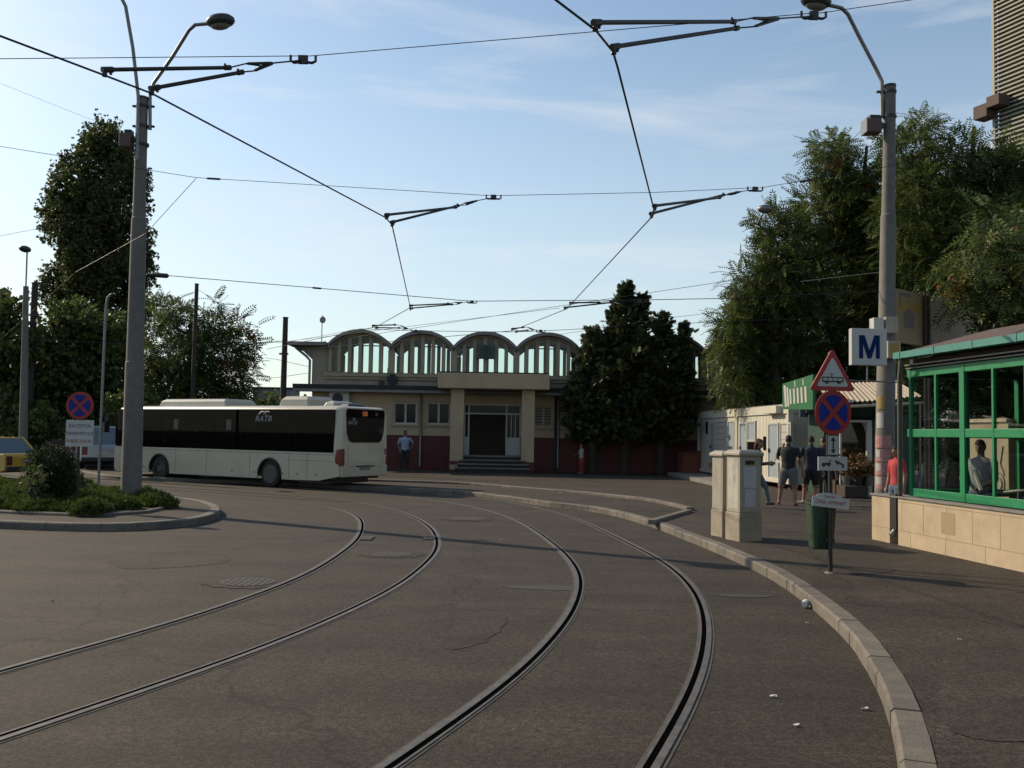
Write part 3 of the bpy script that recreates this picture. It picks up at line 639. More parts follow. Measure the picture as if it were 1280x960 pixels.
mb = MB(); mb.box2((XL+.1, SY-.06, ZD-.02), (dx0-.25, SY-.021, ZD+.03)); mb.box2((dx1+.25, SY-.06, ZD-.02), (XR, SY-.021, ZD+.03)); st.part('dado_moulding', mb, 'cream_wall')
for a_, b_ in (((XL+.1, SY+.3, PZ-.05), (XL+.4, SY+DHALL, ZL+.1)), ((XR-.3, SY+.601, PZ-.05), (XR, SY+DHALL, ZS-.3)), ((XL+.4, SY+DHALL-.3, PZ-.05), (XR-.3, SY+DHALL, ZS-.35))): mb = MB(); mb.box2(a_, b_); st.part('hall_wall', mb, 'upper_plaster')
mb = MB(); mb.box2((XL+.1, SY+DEP-.01, ZS-.34), (XR, SY+DHALL, ZS-.2)); st.part('rear_roof', mb, 'roof_tar')
mb = MB(); mb.box2((XL+.4, SY+.3, PZ+.3), (XR-.3, SY+DHALL-.3, PZ+.34)); st.part('hall_floor', mb, 'interior_dark')
# lower flat roof
mb = MB(); mb.box2((sx(370, 487), SY-.75, ZL+.0), (XR+.6, SY+.6, ZL+.2)); st.part('lower_roof', mb, 'roof_tar', bevel=.02)
mb = MB(); mb.box2((sx(371, 490), SY-.70, ZL-.14), (XR+.55, SY, ZL-.003)); st.part('eaves_board', mb, 'roof_grey')
# upper storey
mb = MB(); mb.box2((XL, SY+.3, ZL+.2), (XR, SY+.6, ZS-.12)); st.part('upper_wall', mb, 'upper_plaster')
mb = MB(); mb.box2((X0-.25, SY+.12, ZS-.2), (XR, SY+.45, ZS+.0)); mb.box2((X0-.25, SY+.2, ZS-.34), (XR, SY+.3, ZS-.201)); st.part('sill_band', mb, 'frame_concrete', bevel=.015)
mb = MB(); mb.box2((XL, SY+.301, ZS-.119), (X0-.02, SY+DEP, ZV-.12)); st.part('upper_side_wall', mb, 'upper_plaster')
ze = sz(365, 431); mb = MB(); mb.box2((sx(361, 430), SY-.35, ZV-.12), (X0-.06, SY+DEP+.3, ZV+.06)); st.part('flat_roof', mb, 'roof_grey', bevel=.02)
mb = MB(); mb.prism([(XL-.001, ZV-.121), (XL-.001, ZV-.75), (XL-.5, ZV-.3), (sx(364, 430), ZV-.121)], lambda u, v, w: (u, w, v), SY+.3, SY+.6)
mb.prism([(XL-.001, ZV-.121), (XL-.001, ZV-.75), (XL-.5, ZV-.3), (sx(364, 430), ZV-.121)], lambda u, v, w: (u, w, v), SY+DEP-.5, SY+DEP-.2); st.part('eaves_bracket', mb, 'roof_grey')
for i in range(NA_):
    xc = X0+(i+.5)*DX; hw = DX/2
    out = arc(xc, hw, ZV, ZT); inn = arc(xc, hw-.02, ZV-.16, ZT-.16)
    mb = MB(); mb.prism(out+inn[::-1], lambda u, v, w: (u, w, v), SY-.3, SY+DEP+.3); st.part('roof_vault', mb, 'roof_grey', tri=True)
    rim_i = arc(xc, hw-.02, ZV-.30, ZT-.28)
    lowr = arc(xc, hw-.02, ZV-.163, ZT-.163)
    for yy in (SY+.05, SY+DEP-.3):
        front = yy < SY+1
        wf = None
        mb = MB(); mb.prism(lowr+rim_i[::-1], lambda u, v, w: (u, w, v), yy, yy+.25)
        wf = st.part('clerestory_frame', mb, 'frame_concrete', tri=True)
        tops = arc(xc, hw-.02, ZV-.28, ZT-.28, 60)
        def topz(x): return float(np.interp(x, [p[0] for p in tops], [p[1] for p in tops]))
        xs = [xc-hw+DX*k/6 for k in range(7)]
        for k, x in enumerate(xs):
            w = .15 if k in (0, 6) else .085
            mb = MB(); mb.box2((max(x-w, xc-hw+.0 if k == 0 else -99), yy, ZS), (x+w if k != 6 else x-.001, yy+.25, max(ZS+.3, topz(min(max(x, xc-hw+.05), xc+hw-.05)))))
            st.part('mullion', mb, 'frame_concrete', parent=wf)
        if front:
            mb = MB(); g_ = [(p[0], p[1]) for p in rim_i]; g_ = [(g_[0][0], ZS)]+g_+[(g_[-1][0], ZS)]
            mb.add([(u, yy+.12, v) for u, v in g_], [tuple(range(len(g_)))]); st.part('panes', mb, 'hall_glass', parent=wf)
            mb = MB(); mb.box2((xc-hw+.2, yy+.085, ZS+(ZT-ZS)*.62), (xc+hw-.2, yy+.155, ZS+(ZT-ZS)*.62+.05)); st.part('glazing_bar', mb, 'clock_green', parent=wf)
# windows of the ground floor
for k, (a, b, c, d) in enumerate(wins):
    mb = MB(); f = .06
    for p, q in (((a, b), (a+f, d)), ((c-f, b), (c, d)), ((a+f, b), (c-f, b+f)), ((a+f, d-f), (c-f, d)), (((a+c)/2-.045, b+f), ((a+c)/2+.045, d-f))):
        mb.box2((p[0], SY+.04, p[1]), (q[0], SY+.14, q[1]))
    w = st.part('window', mb, 'cream_wall' if k > 1 else 'white_frame')
    mb = MB(); mb.box2((a+f, SY+.1, b+f), (c-f, SY+.12, d-f)); st.part('pane', mb, 'window_dark', parent=w)
    mb = MB(); mb.box2((a-.12, SY-.09, b-.12), (c+.12, SY+.0, b-.04)); st.part('sill', mb, 'frame_concrete', parent=w, bevel=.01)
    mb = MB(); s_ = .1
    for p, q in (((a-s_, b-.039), (a, d+s_)), ((c, b-.039), (c+s_, d+s_)), ((a, d), (c, d+s_))): mb.box2((p[0], SY-.03, p[1]), (q[0], SY-.001, q[1]))
    st.part('surround', mb, 'frame_concrete', parent=w)
    if k > 1:
        mb = MB()
        for z in np.arange(b+.1, d-.05, .14): mb.box2((a+f, SY+.085, z), (c-f, SY+.095, z+.05))
        st.part('blind', mb, 'upper_plaster', parent=w)
# portico
PYF = 41.9
def qx(px, py): return Yp(px, py, PYF)[0]
def qz(px, py): return Yp(px, py, PYF)[2]
mb = MB(); mb.box2((qx(548.5, 476), PYF-.5, qz(617, 486.5)), (qx(686.5, 476), SY+.29, qz(617, 467.5))); st.part('portico_canopy', mb, 'cream_wall', bevel=.02)
mb = MB(); mb.box2((qx(549, 476), PYF-.46, qz(617, 467.2)), (qx(686, 476), SY-.02, qz(617, 466))); st.part('canopy_roofing', mb, 'roof_tar')
zpl = qz(617, 577)
for x0, x1 in ((563, 579.5), (652, 668)):
    mb = MB(); mb.box2((qx(x0, 530), PYF, zpl), (qx(x1, 530), PYF+.55, qz(617, 486.5))); cpart = st.part('column', mb, 'cream_wall', bevel=.015)
    mb = MB(); mb.box2((qx(x0, 530)-.03, PYF-.03, PZ-.03), (qx(x1, 530)+.03, PYF+.58, zpl)); st.part('plinth', mb, 'dado_red', parent=cpart, bevel=.01)
mb = MB(); mb.box2((qx(562, 583), PYF-.032, PZ+.1), (qx(577, 583), PYF-.03, PZ+.33)); st.part('graffiti_patch', mb, 'plaster_graffiti')
mb = MB(); zt = qz(617, 571.5); n = 4; xs0, xs1 = qx(577.5, 580), qx(655, 580)
for i in range(n):
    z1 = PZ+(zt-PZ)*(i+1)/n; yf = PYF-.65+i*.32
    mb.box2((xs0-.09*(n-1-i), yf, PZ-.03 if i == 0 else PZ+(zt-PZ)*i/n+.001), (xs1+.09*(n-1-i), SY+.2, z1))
st.part('steps', mb, 'dark_block')  # shade on the risers is painted in as near black, below lighter treads
for i in range(n):
    z1 = PZ+(zt-PZ)*(i+1)/n; yf = PYF-.65+i*.32; mb = MB(); mb.box2((xs0-.09*(n-1-i)-.02, yf-.05, z1+.001), (xs1+.09*(n-1-i)+.02, yf+.36 if i < n-1 else SY+.05, z1+.045)); st.part('tread', mb, 'old_concrete', bevel=.008)
# entrance: dark doorway, frame, one white leaf left, one right
e0, e1 = sx(586.5, 540), sx(632, 540); zf = zt+.01; zl = sz(610, 518)
mb = MB(); f = .07
for x in (dx0, e0-f, e1, dx1-f): mb.box2((x, SY+.06, zf), (x+f, SY+.2, dz1))
mb.box2((dx0+f, SY+.061, zl), (dx1-f, SY+.199, zl+.07)); mb.box2((dx0+f, SY+.061, dz1-.07), (dx1-f, SY+.199, dz1-.001)); dr = st.part('door_frame', mb, 'white_frame')
zm = sz(640, 547)
for a, b in ((dx0+f, e0-f), (e1+f, dx1-f)):
    mb = MB(); mb.box2((a, SY+.09, zf), (b, SY+.15, zm)); st.part('door_panel', mb, 'white_frame', parent=dr)
    mb = MB(); mb.box2((a, SY+.11, zm), (b, SY+.125, zl)); st.part('door_pane', mb, 'window_dark', parent=dr)
    mb = MB()
    for q in (.33, .66):
        if b-a > .5: mb.box2((a+(b-a)*q-.02, SY+.09, zm), (a+(b-a)*q+.02, SY+.15, zl))
    if mb.v: st.part('door_bars', mb, 'white_frame', parent=dr)
mb = MB(); mb.box2((dx0+f, SY+.11, zl+.07), (dx1-f, SY+.125, dz1-.07)); st.part('transom_pane', mb, 'window_dark', parent=dr)
mb = MB(); mb.box2((sx(592, 490), SY-.03, sz(610, 493.5)), (sx(632, 490), SY+.0, sz(610, 490.5))); st.part('lintel_board', mb, 'upper_plaster')
# downpipes
for px, top, mm in ((526, 492, 'galv_metal'), (694, 494, 'dark_metal'), (697.5, 500, 'galv_metal')):
    x = sx(px, 540); mb = MB(); mb.tube([(x, SY-.3, ZL-.14), (x, SY-.1, ZL-.5), (x, SY-.1, PZ+.3), (x, SY-.22, PZ+.12)], .06, 8); 
    for z in (PZ+1, PZ+2): mb.box((x, SY-.06, z), (.15, .13, .04))
    st.part('downpipe', mb, mm, smooth=50)
x = sx(384, 455); mb = MB(); mb.tube([(x-.6, SY+.1, ZV-.2), (x-.1, SY+.2, ZV-.6), (XL-.1, SY+.25, ZV-.8), (XL-.1, SY+.25, ZL+.2)], .06, 8); st.part('downpipe', mb, 'galv_metal', smooth=50)
# things fixed on the station
p = Yp(607.5, 440, SY); ck = Thing('station_clock', 'square dark green clock in the third arch over the entrance', 'clock', (p[0], SY-.1, p[2]))
mb = MB(); w = .43; mb.box((p[0], SY-.05, p[2]), (2*w, .16, .68)); ck.part('case', mb, 'clock_green', bevel=.02)
mb = MB(); mb.tube([(p[0], SY-.131, p[2]), (p[0], SY-.145, p[2])], .27, 24); ck.part('dial', mb, 'shop_green')
mb = MB(); mb.box((p[0], SY-.151, p[2]+.08), (.03, .01, .2)); mb.box((p[0]+.05, SY-.151, p[2]-.02), (.13, .01, .03)); ck.part('hands', mb, 'sign_black')
p = Yp(402, 427, SY+1.5); an = Thing('roof_antenna', 'thin antenna mast with a small round dish on the flat roof corner', 'antenna', (p[0], SY+1.5, ZV+.06))
zt_ = Yp(402, 394, SY+1.5)[2]; mb = MB(); mb.tube([(p[0], SY+1.5, ZV+.06), (p[0], SY+1.5, zt_)], .022, 6); mb.box((p[0]+.15, SY+1.5, ZV+.16), (.1, .1, .2)); an.part('mast', mb, 'dark_metal')
d = Yp(404, 400, SY+1.4); mb = MB(); mb.tube([(d[0], SY+1.45, d[2]), (d[0]-.02, SY+1.38, d[2])], [.05, .17], 14); an.part('dish', mb, 'galv_metal')
p = Yp(487, 486, SY-.2); sd = Thing('satellite_dish', 'dark satellite dish with a thin rod on the lower station roof', 'satellite dish', (p[0], SY-.2, ZL+.2))
mb = MB(); mb.tube([(p[0], SY-.2, ZL+.2), (p[0], SY-.2, ZL+.55)], .03, 6); mb.tube([(p[0]-.12, SY-.2, ZL+.2), (p[0]-.12, SY-.2, ZL+1.05)], .012, 5); sd.part('mast', mb, 'dark_metal')
mb = MB(); mb.tube([(p[0]+.06, SY-.2, ZL+.45), (p[0]+.12, SY-.3, ZL+.46), (p[0]+.16, SY-.36, ZL+.47)], [.1, .26, .3], 14); sd.part('dish', mb, 'dark_metal')
mb = MB(); mb.box((p[0]-.38, SY-.2, ZL+.32), (.25, .2, .2)); sd.part('box', mb, 'dark_metal')
p = Yp(424, 498, SY-.3); ac = Thing('air_conditioner', 'white air conditioning unit with a dark fan on the station wall behind the bus', 'air conditioner', (p[0], SY-.2, p[2]-.3))
mb = MB(); mb.box((p[0], SY-.2, p[2]), (.95, .32, .66)); ac.part('case', mb, 'white_frame', bevel=.02)
mb = MB(); mb.tube([(p[0]-.06, SY-.362, p[2]), (p[0]-.06, SY-.375, p[2])], .25, 20); ac.part('fan', mb, 'plastic_black')
# ------------------------------------------------------------------ bus
BS = .915; TH = .524
bus = Thing('city_bus', 'white city bus with a black glass band turning by the station', 'bus', (-5.2, 28.62, 0), math.pi-TH); bus.o.scale = (BS,)*3
L, W, Hh = 11.95, 2.55, 2.92
WX = (3.38, 3.38+5.845)
def bp(name, mb, mats, **k): return bus.part(name, mb, mats, world=False, **k)
def sect(x, ins, ztop=Hh, zb=1.2):
    r = .26; y0, y1 = -ins, -W+ins; out = [(x, y0, zb), (x, y0, 1.6)]
    for i in range(7):
        a = math.pi/2*i/6; out.append((x, y0-.05-r*(1-math.cos(a)), ztop-r*.75+r*.75*math.sin(a)))
    for i in range(6, -1, -1):
        a = math.pi/2*i/6; out.append((x, y1+.05+r*(1-math.cos(a)), ztop-r*.75+r*.75*math.sin(a)))
    return out+[(x, y1, 1.6), (x, y1, zb)]
mb = MB(); mb.loft([sect(.10, .05, Hh-.06), sect(.20, .01, Hh-.015), sect(.44, 0, Hh)]); bp('rear_wall', mb, 'bus_white', smooth=40)
ru = lambda s_: [(x, y, max(z, 2.74)) for x, y, z in s_]
mb = MB(); mb.loft([ru(sect(.44, 0)), ru(sect(L-.4, 0)), ru(sect(L-.15, .05, Hh-.03)), ru(sect(L-.02, .14, Hh-.1))]); bp('roof', mb, 'bus_white', smooth=40)
for y in (0, -W): mb = MB(); s_ = 1 if y == 0 else -1; mb.box2((.44, y-s_*.001, 1.19), (L-.06, y-s_*.07, 1.31)); bp('belt_panel', mb, 'bus_white')
mb = MB(); mb.box2((.46, -.12, 1.192), (L-.15, -W+.12, 1.24)); bp('saloon_floor', mb, 'plastic_black')
for i in range(9):
    for yy in (-.5, -.95, -1.65, -2.1):
        if i in (3, 4) and yy < -1.2: continue
        x = 1.3+i*1.0+rnd.uniform(-.04, .04); mb = MB(); mb.box((x, yy, 1.62), (.1, .40, .66)); mb.box((x+.2, yy, 1.42), (.42, .40, .1)); bp('seat', mb, 'seat_cloth', bevel=.03)
for i in range(7):
    x = 1.8+i*1.4; mb = MB(); mb.tube([(x, -.75, 1.24), (x, -.75, 2.74)], .02, 6); bp('grab_pole', mb, 'board_yellow')
def skirt(x0, x1):
    pts = [(x0, 1.2), (x0, .50), (x0+.9, .33)]
    for wx in WX:
        pts.append((wx-.60, .31))
        for i in range(13):
            a = math.pi*(1-i/12); pts.append((wx+.60*math.cos(a), .47+.60*math.sin(a)))
        pts.append((wx+.60, .31))
    return pts+[(x1-.1, .30), (x1, .42), (x1, 1.2)]
for y in (0, -W):
    mb = MB(); s_ = 1 if y == 0 else -1
    mb.prism(skirt(.16, L-.05), lambda u, v, w: (u, w, v), y-s_*.002, y-s_*.06); bp('side_skirt', mb, 'bus_white', tri=True)
mb = MB(); mb.prism([(-.10, 1.2), (-.10, .60), (.05, .55)] and [(0.06, .48), (.055, 1.25), (.16, 1.25), (.16, .48)], lambda u, v, w: (u, w, v), -.035, -W+.035); bp('rear_bumper', mb, 'bus_white', bevel=.02)
mb = MB(); mb.box2((L-.05, -.1, .32), (L+.0, -W+.1, 1.3)); bp('front_bumper', mb, 'bus_white', bevel=.02)
mb = MB(); mb.box2((.4, -.1, .38), (L-.1, -W+.1, 1.19)); mb.box2((.75, -.25, .22), (2.2, -W+.25, .4)); mb.box2((6.4, -.3, .22), (7.3, -1.2, .4)); bp('underbody', mb, 'plastic_black')
# glass band with window posts
PX = [.44, 2.1, 3.5, 4.9, 6.3, 7.7, 9.1, 10.45, L-.12]
for y, s_ in ((.004, 1), (-W-.004, -1)):
    mb = MB(); mb.add([(.42, y, 1.30), (L-.12, y, 1.30), (L-.12, y, 2.78), (.42, y, 2.78)], [(0, 1, 2, 3)]); gb = bp('glass_band', mb, 'bus_tint')
    mb = MB(); mb.box2((.42, y-s_*.005, 2.50), (L-.12, y-s_*.04, 2.78)); bp('header_band', mb, 'bus_glass', parent=gb)
    mb = MB(); mb.box2((.42, y-s_*.005, 1.30), (L-.12, y-s_*.04, 1.40)); bp('sill_band', mb, 'bus_glass', parent=gb)
    mb = MB(); mb.box2((.42, y-s_*.006, 1.40), (2.02, y-s_*.04, 2.50)); bp('engine_tower_panel', mb, 'bus_glass', parent=gb)
    for x in PX[1:]: mb = MB(); mb.box2((x-.07, y-s_*.006, 1.40), (x+.07, y-s_*.05, 2.50)); bp('window_pillar', mb, 'bus_glass', parent=gb)
    for x in (5.35, 8.2): mb = MB(); mb.box2((x, y+s_*.001, 2.02), (x+.26, y+s_*.004, 2.4)); bp('hopper_frame', mb, 'rim_metal', parent=gb)
# seams on the lower side
mb = MB()
for x in (1.6, 2.45, 4.35, 6.6, 8.3): mb.box2((x, .0015, .36), (x+.012, -.01, 1.28))
mb.box2((.45, .0015, 1.0), (2.6, -.01, 1.012)); mb.box2((.2, .0015, 1.215), (L-.1, -.01, 1.227))
bp('panel_seams', mb, 'text_grey')
mb = MB()
for x in (1.15, 2.02, 2.7, 4.1, 5.2, 10.05): mb.box2((x, .002, .5), (x+.09, -.01, .54))
bp('latches', mb, 'plastic_black')
for wx in WX:
    for y in (-.04, -W+.04):
        s_ = 1 if y > -1 else -1
        mb = MB(); prof_ = [(.0, .36), (.02, .45), (.08, .47), (.22, .47), (.28, .45), (.28, .3)]
        mb.loft([[(wx+r*math.cos(2*math.pi*j/28), y-s_*d_, .47+r*math.sin(2*math.pi*j/28)) for j in range(28)] for d_, r in prof_]); wh = bp('wheel', mb, 'rubber', smooth=40)
        mb = MB(); prof_ = [(-.012, .05), (-.012, .12), (.03, .16), (.05, .25), (.0, .29), (.0, .33)] if wx == WX[1] else [(.14, .05), (.14, .2), (.03, .27), (-.005, .3), (-.003, .33)]
        mb.loft([[(wx+r*math.cos(2*math.pi*j/28), y-s_*d_, .47+r*math.sin(2*math.pi*j/28)) for j in range(28)] for d_, r in prof_]); bp('rim', mb, 'rim_metal', parent=wh, smooth=40)
        mb = MB()
        for j in range(10): a = 2*math.pi*j/10; mb.ell((wx+.2*math.cos(a), y-s_*.02, .47+.2*math.sin(a)), (.016, .03, .016), 6, 4)
        bp('wheel_nuts', mb, 'dark_metal', parent=wh)
        mb = MB(); mb.prism([(wx+.6*math.cos(math.pi*i/12), .47+.6*math.sin(math.pi*i/12)) for i in range(13)]+[(wx+.55*math.cos(math.pi*i/12), .47+.55*math.sin(math.pi*i/12)) for i in range(12, -1, -1)], lambda u, v, w: (u, w, v), y+.045*s_, y-s_*.4); bp('wheel_arch', mb, 'plastic_black', tri=True)
# roof pods
def pod(name, x0, x1, y0, y1, h, m='bus_white', z0=Hh-.02):
    mb = MB(); q = .18
    mb.loft([[(x0, y0, z0), (x1, y0, z0), (x1, y1, z0), (x0, y1, z0)], [(x0+q*.4, y0-q*.3, z0+h*.7), (x1-q*.4, y0-q*.3, z0+h*.7), (x1-q*.4, y1+q*.3, z0+h*.7), (x0+q*.4, y1+q*.3, z0+h*.7)], [(x0+q, y0-q, z0+h), (x1-q, y0-q, z0+h), (x1-q, y1+q, z0+h), (x0+q, y1+q, z0+h)]])
    bp(name, mb, m, bevel=.03)
pod('air_conditioning_pod', 6.2, 9.9, -.45, -2.1, .3); pod('roof_pod', 2.1, 3.5, -.5, -2.0, .38); pod('roof_hatch', .75, 1.25, -.35, -1.5, .2); pod('exhaust_box', .3, .72, -.6, -1.5, .13, 'plastic_black')
# rear end
def rear(u, v, w): return (.058-w, -u, v)       # u across from the near side, v up, w out
mb = MB(); mb.prism([(.28, 2.82), (2.27, 2.82), (2.33, 2.7), (2.28, 2.0), (2.15, 1.72), (2.0, 1.66), (.55, 1.66), (.40, 1.72), (.27, 2.0), (.22, 2.7)], lambda u, v, w: (.10-.004-w+.0, -u, v), 0, .02); rw = bp('rear_window', mb, 'bus_pane')
mb = MB(); mb.prism([(.27, 2.80), (2.28, 2.80), (2.31, 2.52), (.24, 2.52)], lambda u, v, w: (.0745-w, -u, v), 0, .006); bp('rear_display_panel', mb, 'bus_glass', parent=rw)
mb = MB(); mb.box2((.066, -1.02, 2.555), (.062, -1.34, 2.765)); ds = bp('route_display', mb, 'led_off', parent=rw)
bp('route_number', text_mb('135', .19, lambda x, y, z: (.061-z, -1.18-x, 2.66+y)), 'led_orange', parent=rw)
bp('fleet_number', text_mb('33', .14, lambda x, y, z: (.066-z, -1.84-x, 2.66+y)), 'logo_white', parent=rw)
bp('operator_name', text_mb('RATB', .19, lambda x, y, z: (.0735-z, -.53-x, 2.34+y), shear=.25), 'logo_white', parent=rw)
mb = MB(); mb.box2((.073, -2.02, 1.98), (.07, -2.24, 2.18)); bp('notice', mb, 'sign_black', parent=rw)
mb = MB(); mb.tube([(.072, -.55-.12*i/6, 2.44+.055*math.sin(math.pi*i/6)) for i in range(7)], .018, 5); bp('operator_emblem', mb, 'logo_white', parent=rw)
def wrap_pt(s_, side):            # s_ along the skin round the rear corner: negative = flank, positive = rear
    R_ = .10; arcl = R_*math.pi/2
    if s_ <= 0: x, y = .045+R_-s_, .008
    elif s_ < arcl: a = s_/R_; x, y = .045+R_-R_*math.sin(a), .008-R_+R_*math.cos(a)
    else: x, y = .045, .008-R_-(s_-arcl)
    return (x, y) if side == 0 else (x, -W-y)
for side in (0, 1):
    mb = MB(); cols = []
    for k in range(13):
        s_ = -.20+k*.40/12; lo_ = .86+.10*max(0, -s_)/.2+(.05 if k in (0, 12) else 0); hi_ = 1.40+.05*k/12-(.12 if k == 0 else .04 if k in (1, 12) else 0)
        x, y = wrap_pt(s_, side); cols.append([(x, y, lo_), (x, y, hi_)])
    vs = [p for c in cols for p in c]; mb.add(vs, [(2*i, 2*i+1, 2*i+3, 2*i+2) for i in range(12)])
    inn_ = [(p[0]+.05, p[1]-.05*(1 if side == 0 else -1), p[2]) for p in vs]; mb.add(inn_, [(2*i, 2*i+1, 2*i+3, 2*i+2) for i in range(12)])
    o_ = 0; n2 = len(vs); mb.f += [(2*i, 2*i+2, n2+2*i+2, n2+2*i) for i in range(12)]+[(2*i+1, 2*i+3, n2+2*i+3, n2+2*i+1) for i in range(12)]+[(0, 1, n2+1, n2), (24, 25, n2+25, n2+24)]; mb.m = [0]*len(mb.f)
    bp('tail_light', mb, 'tail_red', smooth=50)
mb = MB(); mb.box2((.052, -.95, .80), (.045, -1.52, .70)); bp('number_plate', mb, 'galv_metal')
mb = MB(); mb.box2((.054, -.75, .86), (.03, -1.72, .82)); bp('boot_handle', mb, 'plastic_black')
mb = MB(); mb.box2((.054, -.34, .81), (.052, -W+.34, .82)); mb.box2((.054, -.34, .82), (.052, -.35, 1.62)); mb.box2((.054, -W+.35, .82), (.052, -W+.34, 1.62)); bp('engine_flap_seam', mb, 'text_grey')
bp('operator_name', text_mb('RATB', .30, lambda x, y, z: (3.75-x, .009+z, 2.44+y), shear=.25, sx=1.1), 'logo_white')
mb = MB(); mb.tube([(3.95-.36*i/8, .012, 2.60+.10*math.sin(math.pi*i/8)) for i in range(9)], .026, 5); mb.tube([(3.75, .012, 2.60), (3.62, .012, 2.70), (3.44, .012, 2.69)], .022, 5); bp('operator_emblem', mb, 'logo_white')
# front: windscreen and mirror
mb = MB(); mb.box2((L-.03, -.2, 1.1), (L+.005, -W+.2, 2.75)); bp('windscreen', mb, 'bus_glass', bevel=.01)
mb = MB(); mb.tube([(L-.1, -.05, 2.6), (L+.25, .15, 2.55), (L+.3, .18, 2.3)], .025, 6); mb.box((L+.3, .18, 2.05), (.12, .24, .42)); bp('wing_mirror', mb, 'plastic_black')
# ------------------------------------------------------------------ cars
def car(label, cat, x, y, rz, paint, van=False, light='tail_red', sc=1., z=0.):
    t = Thing('parked_car', label, cat, (x, y, z), rz, group='vehicles parked on the left')
    t.o.scale = (sc,)*3
    Lc, Wc = (4.4, 1.75)
    P = lambda n, m, mm, **k: t.part(n, m, mm, world=False, **k)
    zb, zr = (1.02, 1.78) if van else (.92, 1.46)
    def low():
        pts = [(0, .35), (0.02, zb-.1), (.1, zb)]+([(Lc-1.1, zb), (Lc-.15, .78), (Lc, .62), (Lc, .3)] if True else [])
        for wx in (3.55, .85):
            pts += [(wx+.38, .28)]+[(wx+.36*math.cos(math.pi*i/10), .32+.36*math.sin(math.pi*i/10)) for i in range(11)]+[(wx-.38, .28)]
        return pts
    mb = MB(); mb.prism(low(), lambda u, v, w: (u, w, v), -Wc/2, Wc/2); P('body', mb, paint, bevel=.04, tri=False)
    xa, xb = (.12, 3.2) if van else (.85, 3.3); ra, rb = (.3, 2.6) if van else (1.45, 2.55); i_ = .2
    base = [(xa, -Wc/2+.04, zb-.01), (xb, -Wc/2+.04, zb-.01), (xb, Wc/2-.04, zb-.01), (xa, Wc/2-.04, zb-.01)]; top = [(ra, -Wc/2+i_, zr), (rb, -Wc/2+i_, zr), (rb, Wc/2-i_, zr), (ra, Wc/2-i_, zr)]
    lerp = lambda q: [tuple(a+(b-a)*q for a, b in zip(u, v)) for u, v in zip(base, top)]
    mb = MB(); mb.loft([lerp(0), lerp(.93)]); P('windows', mb, 'car_glass')
    mb = MB(); a, b = lerp(.9), lerp(1.0); mb.loft([a, lerp(.97), b]); P('roof', mb, paint, bevel=.03)
    for k in range(4): mb = MB(); p, q = Vector(base[k]), Vector(top[k]); mb.tube([p, q], .045, 6); P('pillar', mb, paint)
    for s_ in (0, 3):
        p = Vector(base[0 if s_ == 0 else 3]).lerp(Vector(base[1 if s_ == 0 else 2]), .48); q = Vector(top[0 if s_ == 0 else 3]).lerp(Vector(top[1 if s_ == 0 else 2]), .45); mb = MB(); mb.tube([p, q], .04, 6); P('pillar', mb, paint)
    for wx in (3.55, .85):
        for yy in (-Wc/2+.1, Wc/2-.1):
            mb = MB(); mb.tube([(wx, yy-.1, .31), (wx, yy+.1, .31)], .31, 20); wh = P('wheel', mb, 'rubber', bevel=.03)
            mb = MB(); mb.tube([(wx, yy-.108, .31), (wx, yy+.108, .31)], .19, 16); P('rim', mb, 'rim_metal', parent=wh)
    for yy in (-Wc/2+.16, Wc/2-.16):
        mb = MB(); mb.box((.02, yy, zb-.22), (.08, .2, .3 if not van else .4)); P('tail_light', mb, 'tail_red', bevel=.015)
        mb = MB(); mb.box((Lc-.06, yy, .66), (.14, .28, .14)); P('headlight', mb, 'sign_white', bevel=.02)
    mb = MB(); mb.box((-.012, 0, .68), (.02, .5, .11)); P('number_plate', mb, 'sign_white')
    mb = MB(); mb.box((-.03, 0, .42), (.12, Wc-.06, .16)); P('bumper', mb, 'plastic_black', bevel=.03)
    return t
g = G(37, 602); car('yellow taxi saloon standing at the left edge behind the bushes', 'taxi', g[0]-.2, g[1]+.3, math.radians(152), 'taxi_yellow')
g = G(112, 588, PZ); car('silver blue van parked behind the left road sign', 'van', g[0]+.1, g[1]+1.0, math.radians(118), 'car_silver', True, z=PZ)
g = G(142, 586, PZ); car('yellow car parked between the silver van and the bus front', 'car', g[0]+.3, g[1]+2.6, math.radians(112), 'taxi_yellow', z=PZ)
g = G(82, 584, PZ); car('dark blue car parked left of the silver van behind the round bush', 'car', g[0]-.4, g[1]+3.2, math.radians(118), 'car_blue', z=PZ)
# ------------------------------------------------------------------ lamp poles
def lamp_head(t, arm, p, dirx, s=1.):
    mb = MB(); d = Vector(dirx).normalized(); c = Vector(p)+d*.27*s
    mtx = Matrix((d, Vector((0, 0, 1)).cross(d), Vector((0, 0, 1)))).transposed()
    mb.ell(c+Vector((0, 0, .02)), (.36*s, .24*s, .17*s), 16, 8, mtx); h = t.part('lamp_shell', mb, 'lamp_shell', parent=arm, smooth=60)
    mb = MB(); mb.ell(c+Vector((0, 0, -.045)), (.27*s, .18*s, .14*s), 14, 8, mtx); t.part('lamp_bowl', mb, 'lamp_bowl', parent=arm, smooth=60)
def pole(label, bx, by, Y, tx, ty, secs, z0):
    b = Yp(bx, by, Y); tp = Yp(tx, ty, Y); b = Vector((b[0], Y, z0)); tp = Vector((tp[0], Y, tp[2]))
    t = Thing('lamp_pole', label, 'lamp post', b, group='concrete lamp poles that carry the tram wires')
    mb = MB(); H = tp-b
    pts = []; rs = []
    for q, r in secs: pts.append(b+H*q); rs.append(r)
    mb.tube(pts, rs, 20); t.part('pole', mb, 'pole_concrete', smooth=30)
    mb = MB(); mb.tube([tp, tp+Vector((0, 0, .05))], secs[-1][1]*1.06, 16); t.part('cap', mb, 'dark_metal')
    return t, b, tp
LY = 20.9
